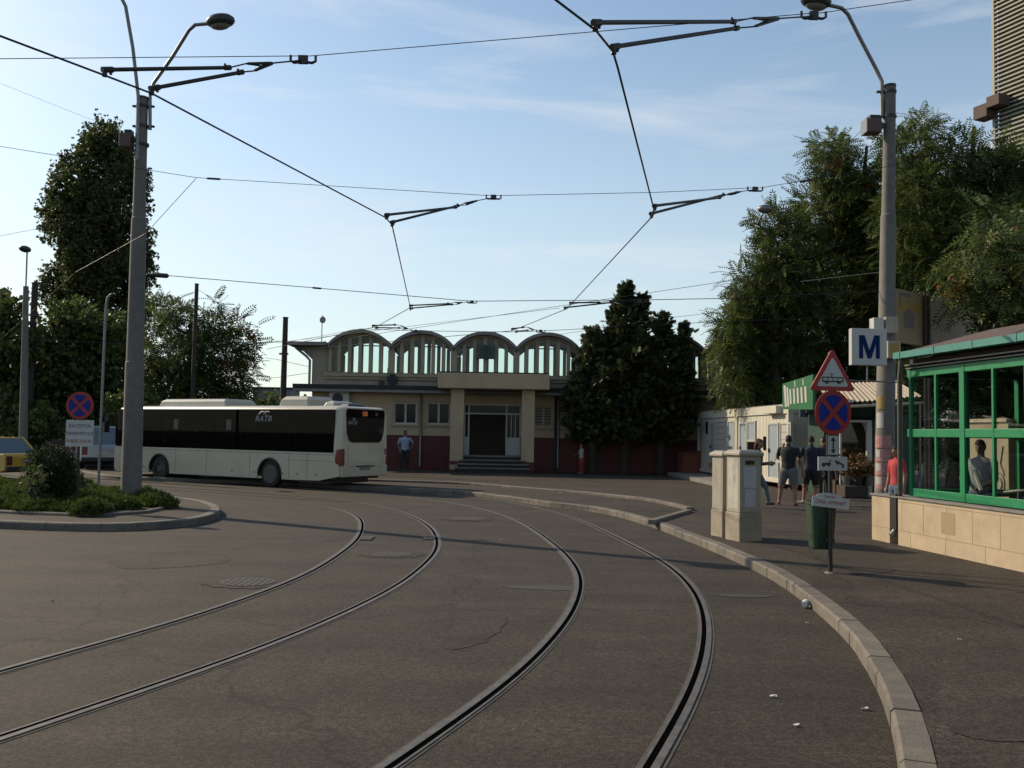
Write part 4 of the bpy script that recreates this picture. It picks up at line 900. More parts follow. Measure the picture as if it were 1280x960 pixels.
lp, lb, lt = pole('concrete lamp pole with two lamp arms standing in the island hedge', 163.5, 630, LY, 178, 124, [(0, .225), (.345, .205), (.347, .19), (.70, .165), (.703, .145), (1, .125)], PZ)
def LP(x, y, dy=0): return Vector(Yp(x, y, LY+dy))
mb = MB(); mb.tube([LP(172, 200, -.12), LP(173, 122, -.12), LP(166, 60, -.15), LP(157, 8, -.2), LP(149, -8, -.25), LP(138, -14, -.3)], .042, 8); a1 = lp.part('lamp_arm', mb, 'galv_metal', smooth=50); lamp_head(lp, a1, LP(138, -14, -.3), (-1, -.2, .05))
mb = MB(); mb.tube([LP(187.5, 162, 0), LP(187.5, 118, 0), LP(192, 104, 0), LP(215, 72, -.1), LP(236, 38, -.15), LP(244, 31, -.2), LP(262, 29.5, -.25)], .042, 8); a2 = lp.part('lamp_arm', mb, 'galv_metal', smooth=50); lamp_head(lp, a2, LP(262, 29, -.25), (1, -.1, .08), .95)
for y in (133, 158): mb = MB(); mb.box(LP(179.5, y), (.5, .06, .04)); mb.tube([LP(178, y)-Vector((0, 0, .03)), LP(178, y)+Vector((0, 0, .03))], .145, 14); lp.part('bracket_band', mb, 'dark_metal')
mb = MB(); mb.tube([LP(178, 181)-Vector((0, 0, .03)), LP(178, 181)+Vector((0, 0, .03))], .15, 14); lp.part('bracket_band', mb, 'dark_metal')
def floodlight(label, t, x, y, Y, wpx, hpx, mm):
    c = Vector(Yp(x, y, Y)); w, h = wpx*Y/FPX, hpx*Y/FPX
    f = Thing('floodlight', label, 'floodlight', c, group='floodlights on the lamp poles')
    mb = MB(); mb.loft([[(c.x-w*.5, c.y-.17, c.z-h*.5), (c.x+w*.42, c.y-.14, c.z-h*.5), (c.x+w*.42, c.y-.14, c.z+h*.36), (c.x-w*.5, c.y-.17, c.z+h*.3)], [(c.x-w*.5, c.y+.17, c.z-h*.5), (c.x+w*.42, c.y+.14, c.z-h*.5), (c.x+w*.42, c.y+.14, c.z+h*.36), (c.x-w*.5, c.y+.17, c.z+h*.3)]]); f.part('housing', mb, mm, bevel=.03)
    mb = MB(); mb.box((c.x+.02, c.y, c.z+h*.45), (w*.6, .18, .08)); mb.box((c.x+w*.55, c.y, c.z), (w*.3, .08, .1)); f.part('bracket', mb, 'dark_metal')
    mb = MB(); mb.box((c.x-w*.52, c.y, c.z-h*.08), (.025, .34, h*.82)); f.part('front_glass', mb, 'lamp_bowl')
floodlight('brown floodlight box high on the left lamp pole', lp, 160, 175, LY-.05, 14, 22, 'tower_block')
RY = 19.4
rp, rb, rt = pole('concrete lamp pole on the right carrying the metro sign and posters', 1105, 652, RY, 1112.5, 109, [(0, .20), (.40, .185), (.403, .172), (.70, .155), (.703, .138), (1, .118)], PZ)
def RP(x, y, dy=0): return Vector(Yp(x, y, RY+dy))
mb = MB(); mb.tube([RP(1102.5, 146), RP(1102.5, 102), RP(1096, 88), RP(1075, 48, -.1), RP(1060, 18, -.2), RP(1052, 10, -.25), RP(1034, 6, -.3)], .042, 8); a3 = rp.part('lamp_arm', mb, 'galv_metal', smooth=50); lamp_head(rp, a3, RP(1034, 5, -.3), (-1, -.15, .08), .95)
for y in (115, 146): mb = MB(); mb.box(RP(1108, y), (.42, .06, .04)); mb.tube([RP(1112, y)-Vector((0, 0, .03)), RP(1112, y)+Vector((0, 0, .03))], .14, 14); rp.part('bracket_band', mb, 'dark_metal')
floodlight('rusty white floodlight box high on the right lamp pole', rp, 1091, 157, RY-.05, 21, 22, 'tower_block')
# posters pasted around the right pole
def wrap(mb, c, r, a0, a1, z0, z1, n=10):
    vs = []
    for i in range(n+1):
        a = a0+(a1-a0)*i/n; x, y = c.x+r*math.cos(a), c.y+r*math.sin(a); vs += [(x, y, z0), (x, y, z1)]
    mb.add(vs, [(2*i, 2*i+2, 2*i+3, 2*i+1) for i in range(n)])
pc = Vector(((RP(1105.5, 580)).x, RY, 0)); z0, z1 = RP(1105, 612).z, RP(1105, 544).z
mb = MB(); rows = 4
for i in range(rows): wrap(mb, pc, .1975+.002*(i % 2), math.radians(185), math.radians(350), z0+(z1-z0)*i/rows+.02, z0+(z1-z0)*(i+1)/rows-.005)
rp.part('poster', mb, 'paper_pink', label='torn pink and white posters pasted round the pole')
mb = MB()
for i in range(3): wrap(mb, pc, .2005, math.radians(190+i*3), math.radians(232-i*4), z0+(z1-z0)*(i/rows+.1), z0+(z1-z0)*((i+1)/rows-.02), 6)
rp.part('poster', mb, 'sign_white', label='white torn sheets over the pink posters')
for i in range(4):
    zz = z0+(z1-z0)*(i+.5)/rows
    for tx, a in (('AB', 250), ('CD', 285)):
        pass
mb = MB(); pc2 = Vector((RP(1106, 500).x, RY, 0)); wrap(mb, pc2, .1895, math.radians(195), math.radians(250), RP(1106, 512).z, RP(1106, 496).z, 6); rp.part('sticker', mb, 'board_yellow')
mb = MB(); wrap(mb, pc2, .19, math.radians(190), math.radians(240), RP(1106, 535).z, RP(1106, 516).z, 6); rp.part('sticker', mb, 'sign_white')
# small boxes on the right pole
for x0, x1, y0, y1, mm, lab in ((1089.5, 1102, 398, 412, 'sign_white', 'small white junction box above the metro sign, left of the pole'), (1104.5, 1120, 397, 416.5, 'cabinet_grey', 'pale grey meter box on the right side of the lamp pole above the roof'), (1107, 1123, 427, 448, 'cabinet_grey', 'pale box with a yellow label just right of the metro sign')):
    a, b = RP(x0, y1, -.3), RP(x1, y0, -.3); t = Thing('junction_box', lab, 'junction box', ((a.x+b.x)/2, RY-.3, a.z), group='boxes on the right lamp pole')
    mb = MB(); mb.box2((a.x, RY-.42, a.z), (b.x, RY-.17, b.z)); t.part('case', mb, mm, bevel=.012)
    mb = MB(); mb.box2((a.x+.04, RY-.424, a.z+.05), (b.x-.04, RY-.4205, b.z-.05)); t.part('door', mb, mm if y0 < 420 else 'board_yellow')
# metro sign
MY = 18.6; p0, p1 = Yp(1062.5, 456.5, MY), Yp(1107, 411.5, MY); cx, cz = (p0[0]+p1[0])/2, (p0[2]+p1[2])/2; w, h = p1[0]-p0[0], p1[2]-p0[2]
ms = Thing('metro_sign', 'white illuminated style box sign with a dark blue letter M by the lamp pole', 'sign', (cx, MY, p0[2]-.4))
mb = MB(); mb.box((cx, MY, cz), (w, .15, h), rz=math.radians(2)); ms.part('box', mb, 'sign_white', bevel=.012)
rM = Matrix.Rotation(math.radians(2), 3, 'Z')
mk = lambda x, y, z: tuple(Vector((cx, MY, cz))+rM @ Vector((x+.0, -.077-z, y)))
mM = MB(); mw, mh, sw = .21, .235, .078
for q in ([(-mw, -mh), (-mw+sw, -mh), (-mw+sw, mh), (-mw, mh)], [(mw-sw, -mh), (mw, -mh), (mw, mh), (mw-sw, mh)], [(-mw+sw, mh), (-mw+sw, mh-.17), (0-.035, -mh), (0, -mh), (0, -mh+.16), (-mw+sw+.03, mh)], [(mw-sw, mh), (mw-sw-.03, mh), (0, -mh+.16), (0, -mh), (.035, -mh), (mw-sw, mh-.17)]):
    mM.prism(q, mk, 0, .008)
ms.part('letter', mM, 'metro_blue', tri=True)
mb = MB(); a = Yp(1084, 457, MY); b = Yp(1084, 476, MY); mb.tube([(a[0], MY, p0[2]), (b[0], MY, b[2])], .018, 6); q0, q1 = Yp(1058, 475.5, MY), Yp(1136, 475.5, MY); mb.tube([(q0[0], MY, b[2]), (q1[0], MY+.3, b[2])], .018, 6); ms.part('bracket', mb, 'galv_metal')
# ------------------------------------------------------------------ road signs
def disc_sign(mb, o, ux, r, n=36):
    mb.prism([(r*math.cos(2*math.pi*i/n), r*math.sin(2*math.pi*i/n)) for i in range(n)], o, 0, .02)
def no_stopping(t, o, r, prefix=''):
    mb = MB(); disc_sign(mb, lambda u, v, w: o(u, v, w), None, r); d = t.part('sign_disc', mb, 'sign_red')
    for k in range(4):
        a0 = math.radians(45+90*k); half = math.radians(36); rr = r*.80; gap = r*.115
        dx, dy = math.cos(a0+math.pi/4), math.sin(a0+math.pi/4)
        n = 10; pts = [(gap*1.414*dx, gap*1.414*dy)]+[(rr*math.cos(a0+math.pi/4-half+2*half*i/n), rr*math.sin(a0+math.pi/4-half+2*half*i/n)) for i in range(n+1)]
        mb = MB(); mb.prism(pts, lambda u, v, w: o(u, v, w), .0205, .0245); t.part('blue_field', mb, 'sign_blue', parent=d)
def rot_plane(c, ang):
    R_ = Matrix.Rotation(ang, 3, 'Z'); c = Vector(c)
    return lambda u, v, w: tuple(c+R_ @ Vector((u, -w, v)))
SYL = 19.5
gb = Yp(97, 636, SYL); ls = Thing('road_sign', 'no stopping sign over a white text plate in the left hedge', 'road sign', (gb[0], SYL, PZ))
c = Yp(101.5, 507, SYL); o = rot_plane((c[0], SYL-.05, c[2]), 0); no_stopping(ls, o, .29)
p0, p1 = Yp(83, 558, SYL), Yp(119, 525.5, SYL); pcx, pcz = (p0[0]+p1[0])/2, (p0[2]+p1[2])/2
mb = MB(); mb.box((pcx, SYL-.05, pcz), (p1[0]-p0[0], .02, p1[2]-p0[2])); pl = ls.part('text_plate', mb, 'sign_white', bevel=.004)
for i, (tx, s_, xx) in enumerate((('EXCEPTIA', .105, 1), ('TRANSPORTULUI', .095, .78), ('PUBLIC LOCAL', .095, .85))):
    ls.part('lettering', text_mb(tx, s_, rot_plane((pcx, SYL-.061, pcz+.155-.16*i), 0), .003, sx=xx), 'text_grey' if i < 2 else 'text_red', parent=pl)
mb = MB(); mb.tube([(gb[0], SYL, PZ), (Yp(99.5, 500, SYL)[0], SYL-.015, c[2]+.15)], .03, 8); ls.part('post', mb, 'dark_metal')
g = G(123, 606, 0); zt_ = Yp(125, 368, g[1])[2]
lt2 = Thing('thin_lamp_post', 'thin greenish grey post with a curved top behind the left road sign', 'lamp post', (g[0], g[1], 0))
mb = MB(); mb.tube([(g[0], g[1], 0), (g[0], g[1], zt_-.5), (g[0]+.04, g[1], zt_-.12), (g[0]+.14, g[1], zt_)], .045, 8); lt2.part('post', mb, 'galv_metal', smooth=50)
mb = MB(); mb.ell((g[0]+.22, g[1], zt_), (.12, .06, .04), 10, 6); lt2.part('lamp_shell', mb, 'lamp_shell', smooth=60)
# right sign
gs = G(1038, 716, PZ); SYR = gs[1]; SXR = gs[0]; ang = math.radians(21); angT = math.radians(9)
rs_ = Thing('road_sign', 'tram warning triangle over a no stopping sign on a thin post at the right kerb', 'road sign', (SXR, SYR, PZ))
def rz_(y): return Yp(1037, y, SYR)[2]
off = Matrix.Rotation(ang, 3, 'Z') @ Vector((0, -.045, 0))
offT = Matrix.Rotation(angT, 3, 'Z') @ Vector((0, -.045, 0)); o = rot_plane((SXR+offT.x, SYR+offT.y, rz_(471)), angT); R3 = .36
def tri_pts(h, rr=.05):
    pts = []
    for k in range(3):
        a = math.pi/2+k*2*math.pi/3; cxx, cyy = (h-2*rr)*math.cos(a), (h-2*rr)*math.sin(a)
        for j in range(5): b_ = a-math.pi/3+2*math.pi/3*j/4; pts.append((cxx+rr*math.cos(b_), cyy+rr*math.sin(b_)))
    return pts
mb = MB(); mb.prism(tri_pts(.375, .03), o, 0, .022); tr = rs_.part('warning_triangle', mb, 'sign_red')
mb = MB(); mb.prism(tri_pts(.262, .02), o, .0225, .026); rs_.part('white_field', mb, 'sign_white', parent=tr)
mb = MB()
for a, b in (((-.15, -.075), (.15, -.055)), ((-.15, -.02), (.15, -.005)), ((-.15, -.055), (-.135, -.02)), ((.135, -.055), (.15, -.02)), ((-.075, -.055), (-.065, -.02)), ((-.005, -.055), (.005, -.02)), ((.065, -.055), (.075, -.02)), ((-.02, -.005), (-.01, .03)), ((-.05, .03), (.02, .037)), ((-.11, -.095), (-.06, -.075)), ((.06, -.095), (.11, -.075))):
    mb.prism([(a[0], a[1]), (b[0], a[1]), (b[0], b[1]), (a[0], b[1])], o, .0265, .029)
rs_.part('tram_pictogram', mb, 'sign_black', parent=tr)
o2 = rot_plane((SXR+off.x, SYR+off.y, rz_(516)), ang); no_stopping(rs_, o2, .29)
o3 = rot_plane((SXR+off.x, SYR+off.y, rz_(556.5)), ang)
mb = MB(); mb.box((SXR+off.x, SYR+off.y, rz_(556.5)), (.2, .02, .275), rz=ang); ap = rs_.part('arrow_plate', mb, 'sign_black', bevel=.006)
mb = MB(); mb.prism([(-.088, -.125), (.088, -.125), (.088, .125), (-.088, .125)], o3, .0105, .013); rs_.part('plate_face', mb, 'sign_white', parent=ap)
mb = MB(); mb.prism([(-.01, -.06), (.01, -.06), (.01, .06), (-.01, .06)], o3, .0135, .016)
for s_ in (1, -1): mb.prism([(-.04, s_*.055), (.04, s_*.055), (0, s_*.11)], o3, .0135, .016)
rs_.part('arrow', mb, 'sign_black', parent=ap)
o4 = rot_plane((SXR+off.x, SYR+off.y, rz_(579.5)), math.radians(12))
mb = MB(); mb.box((SXR+off.x, SYR+off.y, rz_(579.5)), (.42, .018, .18), rz=math.radians(12)); tp_ = rs_.part('tow_plate', mb, 'sign_white', bevel=.004)
mb = MB(); mb.prism([(-.16, -.025), (-.03, -.012), (-.03, .008), (-.05, .012), (-.02, .05), (-.03, .055), (-.07, .012), (-.16, .012)], o4, .0095, .012); mb.prism([(.02, .045), (.06, .04), (.09, .025), (.16, -.01), (.16, -.03), (.03, .022)], o4, .0095, .012)
for u, v in ((-.135, -.028), (-.06, -.022), (.14, -.038), (.06, .004)): mb.prism([(u+.016*math.cos(i*.7854), v+.016*math.sin(i*.7854)) for i in range(8)], o4, .0125, .014)
rs_.part('tow_pictogram', mb, 'sign_black', parent=tp_, tri=True)
mb = MB(); mb.tube([(SXR, SYR, PZ-.05), (SXR, SYR, rz_(440))], .028, 10); rs_.part('post', mb, 'dark_metal', smooth=50)
mb = MB(); mb.tube([(SXR, SYR, PZ-.02), (SXR, SYR, PZ+.015)], [.09, .06], 10); rs_.part('base', mb, 'old_concrete')
# litter bin hung on that post
zb0, zb1 = rz_(688), rz_(628); bx, by = SXR-.06, SYR+.18
lb_ = Thing('litter_bin', 'dark green tapered litter bin hung on the right sign post', 'litter bin', (bx, by, zb0))
def rr_(z, wx, wy, n=24): return [(bx+wx*np.sign(math.cos(2*math.pi*i/n))*abs(math.cos(2*math.pi*i/n))**.55, by+wy*np.sign(math.sin(2*math.pi*i/n))*abs(math.sin(2*math.pi*i/n))**.55, z) for i in range(n)]
mb = MB(); mb.loft([rr_(zb0, .125, .105), rr_(zb0+.02, .145, .12), rr_(zb1-.03, .185, .15), rr_(zb1-.03, .2, .165), rr_(zb1, .2, .165), rr_(zb1, .17, .135), rr_(zb0+.1, .13, .11)]); lb_.part('body', mb, 'bin_green', smooth=35)
mb = MB(); mb.box((SXR, SYR+.03, zb1-.12), (.12, .05, .05)); mb.box((SXR, SYR+.03, zb0+.12), (.12, .05, .05)); lb_.part('bracket', mb, 'dark_metal')
o5 = rot_plane((SXR-.01, SYR-.04, rz_(626)), math.radians(-6)); tl_ = math.radians(-5)
sk = lambda f: (lambda u, v, w: f(u*math.cos(tl_)-v*math.sin(tl_), u*math.sin(tl_)+v*math.cos(tl_), w))
o5 = sk(o5)
ad = Thing('advertising_plate', 'small tilted white plate with red lettering fixed above the litter bin', 'sign', (SXR, SYR-.04, rz_(636)))
mb = MB(); mb.prism([(-.235, -.085), (.235, -.085), (.235, .04)]+[(.17*math.cos(math.pi*i/10)-.02, .045+.055*math.sin(math.pi*i/10)) for i in range(11)]+[(-.235, .04)], o5, 0, .014); ad.part('plate', mb, 'sign_white', tri=True)
ad.part('lettering', text_mb('CASA AMANET', .07, lambda u, v, w: o5(u, v-.02, w+.0145), .003, sx=.82), 'text_red')
ad.part('lettering', text_mb('CENTRU', .04, lambda u, v, w: o5(u-.02, v+.05, w+.0145), .003), 'text_red')
# ------------------------------------------------------------------ electrical cabinets
def cabinet(label, c, wa, wb, zs, zt_, ang, papers):
    t = Thing('electrical_cabinet', label, 'cabinet', (c[0], c[1], PZ), ang, group='electrical cabinets on the right pavement')
    P = lambda n, m, mm, **k: t.part(n, m, mm, world=False, **k)
    H1, H2 = zs-PZ, zt_-PZ
    mb = MB(); mb.box2((-wa/2-.015, -wb/2-.015, -.05), (wa/2+.015, wb/2+.015, H1)); P('plinth', mb, 'plinth_stone', bevel=.02)
    mb = MB(); mb.box2((-wa/2, -wb/2, H1+.002), (wa/2, wb/2, H2-.07)); P('case', mb, 'cabinet_grey', bevel=.012)
    mb = MB(); e = .04; mb.loft([[(-wa/2-e, -wb/2-e, H2-.068), (wa/2+e, -wb/2-e, H2-.068), (wa/2+e, wb/2+e, H2-.068), (-wa/2-e, wb/2+e, H2-.068)], [(-wa/2-e, -wb/2-e, H2-.02), (wa/2+e, -wb/2-e, H2-.02), (wa/2+e, wb/2+e, H2-.02), (-wa/2-e, wb/2+e, H2-.02)], [(-wa/2+.03, -wb/2+.03, H2+.03), (wa/2-.03, -wb/2+.03, H2+.03), (wa/2-.03, wb/2-.03, H2+.03), (-wa/2+.03, wb/2-.03, H2+.03)]]); P('lid', mb, 'cabinet_grey', bevel=.012)
    mb = MB(); f = .004; mb.box2((-wa/2-f, -wb/2+.05, H1+.06), (-wa/2+.0, wb/2-.05, H2-.12)); P('door', mb, 'graffiti_door' if papers else 'cabinet_grey', label='door smeared with grey graffiti' if papers else None)
    if papers:
        mb = MB(); mb.box2((-.13, -wb/2-.004, H1+.42), (.12, -wb/2-.0005, H1+.78)); P('notice', mb, 'paper'); mb = MB(); mb.box2((-.11, -wb/2-.006, H1+.10), (.10, -wb/2-.0005, H1+.40)); P('notice', mb, 'paper')
        mb = MB(); mb.box2((-.1, -wb/2-.005, H2-.22), (.08, -wb/2-.0005, H2-.15)); P('vent', mb, 'plastic_black')
    return t
n0 = np.array(G(924.5, 676.5, PZ)[:2]); r0 = np.array(G(951.5, 674, PZ)[:2]); l0 = np.array(G(907.5, 671, PZ)[:2]); print('cab', n0, r0, l0)
angc = math.radians(20); ux = np.array([math.cos(angc), math.sin(angc)]); uy = np.array([-ux[1], ux[0]])
wa, wb = .42, .40; cc = n0+ux*wa/2+uy*wb/2
cabinet('front pale grey cabinet with pasted notices and graffiti on the right pavement', cc, wa, wb, .60, Yp(924, 566, n0[1])[2]+.02, angc, True)
n1 = np.array(G(905, 671.5, PZ)[:2])+uy*.05; c2 = n1+ux*.17+uy*.17
cabinet('rear plain grey cabinet half hidden behind the notice covered cabinet', c2, .34, .34, .60, Yp(900, 567, n1[1])[2]+.02, angc, False)
#PART3
# ------------------------------------------------------------------ metro entrance kiosk
kA = np.array(G(1090, 673.5, PZ)[:2]); kB = np.array(G(1280, 715, PZ)[:2]); kd = (kB-kA)/np.linalg.norm(kB-kA); kn = np.array([-kd[1], kd[0]])
if kn[0] < 0: kn = -kn                                              # kn points into the kiosk (to the right)
KLEN = 9.5; KPH = math.atan2(kd[1], kd[0])
def kq(s, o, z): p = kA+kd*s+kn*o; return (p[0], p[1], z)
kk = Thing('metro_entrance', 'glazed metro entrance with green frames on a sandy stone wall under a brown roof', 'building', kq(3, 1.6, PZ))
def kbox(mb, s0, s1, o0, o1, z0, z1):
    vs = [kq(s, o, z) for z in (z0, z1) for s, o in ((s0, o0), (s1, o0), (s1, o1), (s0, o1))]
    mb.add(vs, [(0, 3, 2, 1), (4, 5, 6, 7), (0, 1, 5, 4), (1, 2, 6, 5), (2, 3, 7, 6), (3, 0, 4, 7)])
WT = .90
mb = MB(); kbox(mb, 0, .58, 0, .4, PZ-.05, WT); kbox(mb, .84, KLEN, 0, .4, PZ-.05, WT); kbox(mb, .58, .84, .16, .4, PZ-.05, WT); kbox(mb, 0, .3, .401, 3.2, PZ-.05, WT-.002); wl = kk.part('stone_wall', mb, 'stone_clad')
mb = MB()
for s in np.arange(.95, KLEN, .62): kbox(mb, s, s+.006, -.002, .01, PZ+.24, WT-.05)
for s in np.arange(1.2, KLEN, .95): kbox(mb, s, s+.006, -.002, .01, PZ, PZ+.235)
kbox(mb, 0, .58, -.002, .01, PZ+.235, PZ+.242); kbox(mb, .84, KLEN, -.002, .01, PZ+.235, PZ+.242); kbox(mb, .84, KLEN, -.002, .01, WT-.06, WT-.053); kk.part('cladding_joints', mb, 'stone_joint', parent=wl)
mb = MB(); kbox(mb, -.02, KLEN, -.025, .42, WT+.001, WT+.035); kk.part('coping', mb, 'old_concrete', parent=wl, bevel=.008)
mb = MB(); kbox(mb, 2.05, 2.4, -.003, .0, .45, .78); kk.part('torn_notice', mb, 'board_beige', parent=wl)
# glazing
GO = .18; zb_, zt2 = WT+.05, 3.06
mb = MB(); kbox(mb, .92, KLEN, GO-.015, GO+.03, zb_, zb_+.13); kbox(mb, .85, KLEN, GO-.015, GO+.03, zt2-.13, zt2); kbox(mb, .85, KLEN, GO-.014, GO+.029, 1.93, 2.06)
fr = kk.part('window_frame', mb, 'frame_green', bevel=.008)
posts = [(.92, .06), (2.29, .12), (3.74, .12), (5.2, .12), (6.65, .12), (8.1, .12)]
for s, w in posts: mb = MB(); kbox(mb, s, s+w, GO-.025, GO+.04, zb_+.001, zt2-.001); kk.part('window_post', mb, 'frame_green', parent=fr, bevel=.008)
for a, b in zip(posts[:-1], posts[1:]): m_ = (a[0]+b[0]+.06)/2; mb = MB(); kbox(mb, m_, m_+.045, GO-.02, GO+.03, zb_+.13, zt2-.13); kk.part('mullion', mb, 'frame_green', parent=fr, bevel=.006)
mb = MB(); mb.add([kq(.96, GO+.02, zb_+.1), kq(KLEN, GO+.02, zb_+.1), kq(KLEN, GO+.02, zt2-.1), kq(.96, GO+.02, zt2-.1)], [(0, 1, 2, 3)]); kk.part('glass', mb, 'kiosk_glass', parent=fr)
# far end glazing
mb = MB(); kbox(mb, .92, 1.0, GO+.1, 3.1, zb_, zb_+.12); kbox(mb, .92, 1.0, GO+.1, 3.1, zt2-.13, zt2); kbox(mb, .93, .99, GO+.1, 3.1, 1.93, 2.06)
for o_ in (1.1, 2.1, 3.0): kbox(mb, .91, 1.01, o_, o_+.1, zb_+.001, zt2-.001)
kk.part('end_frame', mb, 'frame_green'); mb = MB(); mb.add([kq(.96, GO+.1, zb_), kq(.96, 3.1, zb_), kq(.96, 3.1, zt2), kq(.96, GO+.1, zt2)], [(0, 1, 2, 3)]); kk.part('glass', mb, 'kiosk_glass')
# beam, gutter, roof
mb = MB(); kbox(mb, .93, KLEN, GO-.01, GO+.2, zt2+.002, 3.229); kk.part('eaves_beam', mb, 'rust_wood')
mb = MB(); kbox(mb, .9, KLEN, GO-.09, GO-.03, 3.12, 3.14); kk.part('eaves_rail', mb, 'galv_metal'); mb = MB(); kbox(mb, .9, KLEN, GO-.07, GO-.03, 3.07, 3.085); kk.part('eaves_rail', mb, 'galv_metal')
mb = MB(); gp = [(-.13, 3.23), (-.13, 3.335), (-.11, 3.335), (-.11, 3.25), (.03, 3.25), (.03, 3.335), (.05, 3.335), (.05, 3.23)]
mb.prism(gp, lambda u, v, w: kq(w, u, v), .93, KLEN); kk.part('gutter', mb, 'gutter_teal', tri=True)
mb = MB()
for s in np.arange(1.1, KLEN, .95): mb = MB(); mb.prism([(-.138, 3.222), (-.138, 3.342), (-.12, 3.342), (-.12, 3.24), (.03, 3.24), (.03, 3.222)], lambda u, v, w: kq(w, u, v), s, s+.04); kk.part('gutter_strap', mb, 'gutter_teal', tri=True)
mb = MB(); mb.prism([(.02, 3.30), (1.65, 3.74), (1.65, 3.79), (.02, 3.35)], lambda u, v, w: kq(w, u, v), .95, KLEN); mb.prism([(1.65, 3.74), (3.5, 3.3), (3.5, 3.35), (1.65, 3.79)], lambda u, v, w: kq(w, u, v), .95, KLEN); kk.part('roof', mb, 'roof_brown')
mb = MB(); mb.prism([(0.25, 3.21), (1.65, 3.7), (3.3, 3.3), (3.3, 3.21)], lambda u, v, w: kq(w, u, v), 1.0, 1.08); kk.part('gable', mb, 'rust_wood')
# inside: back wall, stair parapet, plaster pillar
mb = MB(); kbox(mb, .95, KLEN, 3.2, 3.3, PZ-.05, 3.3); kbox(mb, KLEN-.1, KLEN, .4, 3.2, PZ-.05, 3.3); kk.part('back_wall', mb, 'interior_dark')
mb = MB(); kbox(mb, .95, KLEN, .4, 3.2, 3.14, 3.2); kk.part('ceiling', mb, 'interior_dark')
mb = MB(); kbox(mb, -.35, .88, 2.0, 2.25, PZ-.03, 2.22); pl_ = kk.part('plaster_parapet', mb, 'plaster_graffiti', bevel=.01)
mb = MB(); kbox(mb, -.4, .90, 1.95, 2.3, 2.221, 2.28); kk.part('parapet_cap', mb, 'stone_clad', parent=pl_)
mb = MB()
for r_ in (.16, .09):
    pts = [kq(.62+r_*math.cos(a), 1.997, 1.15+r_*1.2*math.sin(a)) for a in np.linspace(0, 6.283, 18)]; mb.tube(pts, .016, 4)
mb.tube([kq(.1, 1.997, 1.7), kq(.2, 1.997, 1.35), kq(.15, 1.997, 1.1)], .015, 4); mb.tube([kq(.75, 1.997, 1.8), kq(.68, 1.997, 1.5), kq(.78, 1.997, 1.3)], .015, 4); kk.part('graffiti_swirl', mb, 'text_grey', parent=pl_)
mb = MB()
for s in (1.4, 2.2, 3.1): mb.tube([kq(s, 1.2, PZ), kq(s, 1.2, 1.0+(s-1.3)*.13)], .02, 6)
mb.tube([kq(1.3, 1.2, 1.0), kq(3.2, 1.2, 1.25)], .026, 6)
kk.part('stair_rail', mb, 'galv_metal', smooth=50)
mb = MB(); a, b = np.array(kq(2.14, .62, 1.12)), np.array(kq(2.0, .60, 1.42)); mb.tube([a, b], .035, 6); kk.part('tube_lamp', mb, 'sign_white')
# drain pipe on the corner
mb = MB(); mb.tube([kq(1.02, -.04, 3.23), kq(1.0, -.03, 3.1), kq(.86, .03, 2.95), kq(.86, .03, 1.0), kq(.74, .07, .90), kq(.72, .07, .42), kq(.72, -.06, .27)], .042, 10); kk.part('downpipe', mb, 'galv_metal', smooth=50)
mb = MB(); kbox(mb, .61, .81, -.02, .1, .36, .97); kk.part('pipe_cover', mb, 'dark_metal', bevel=.01)
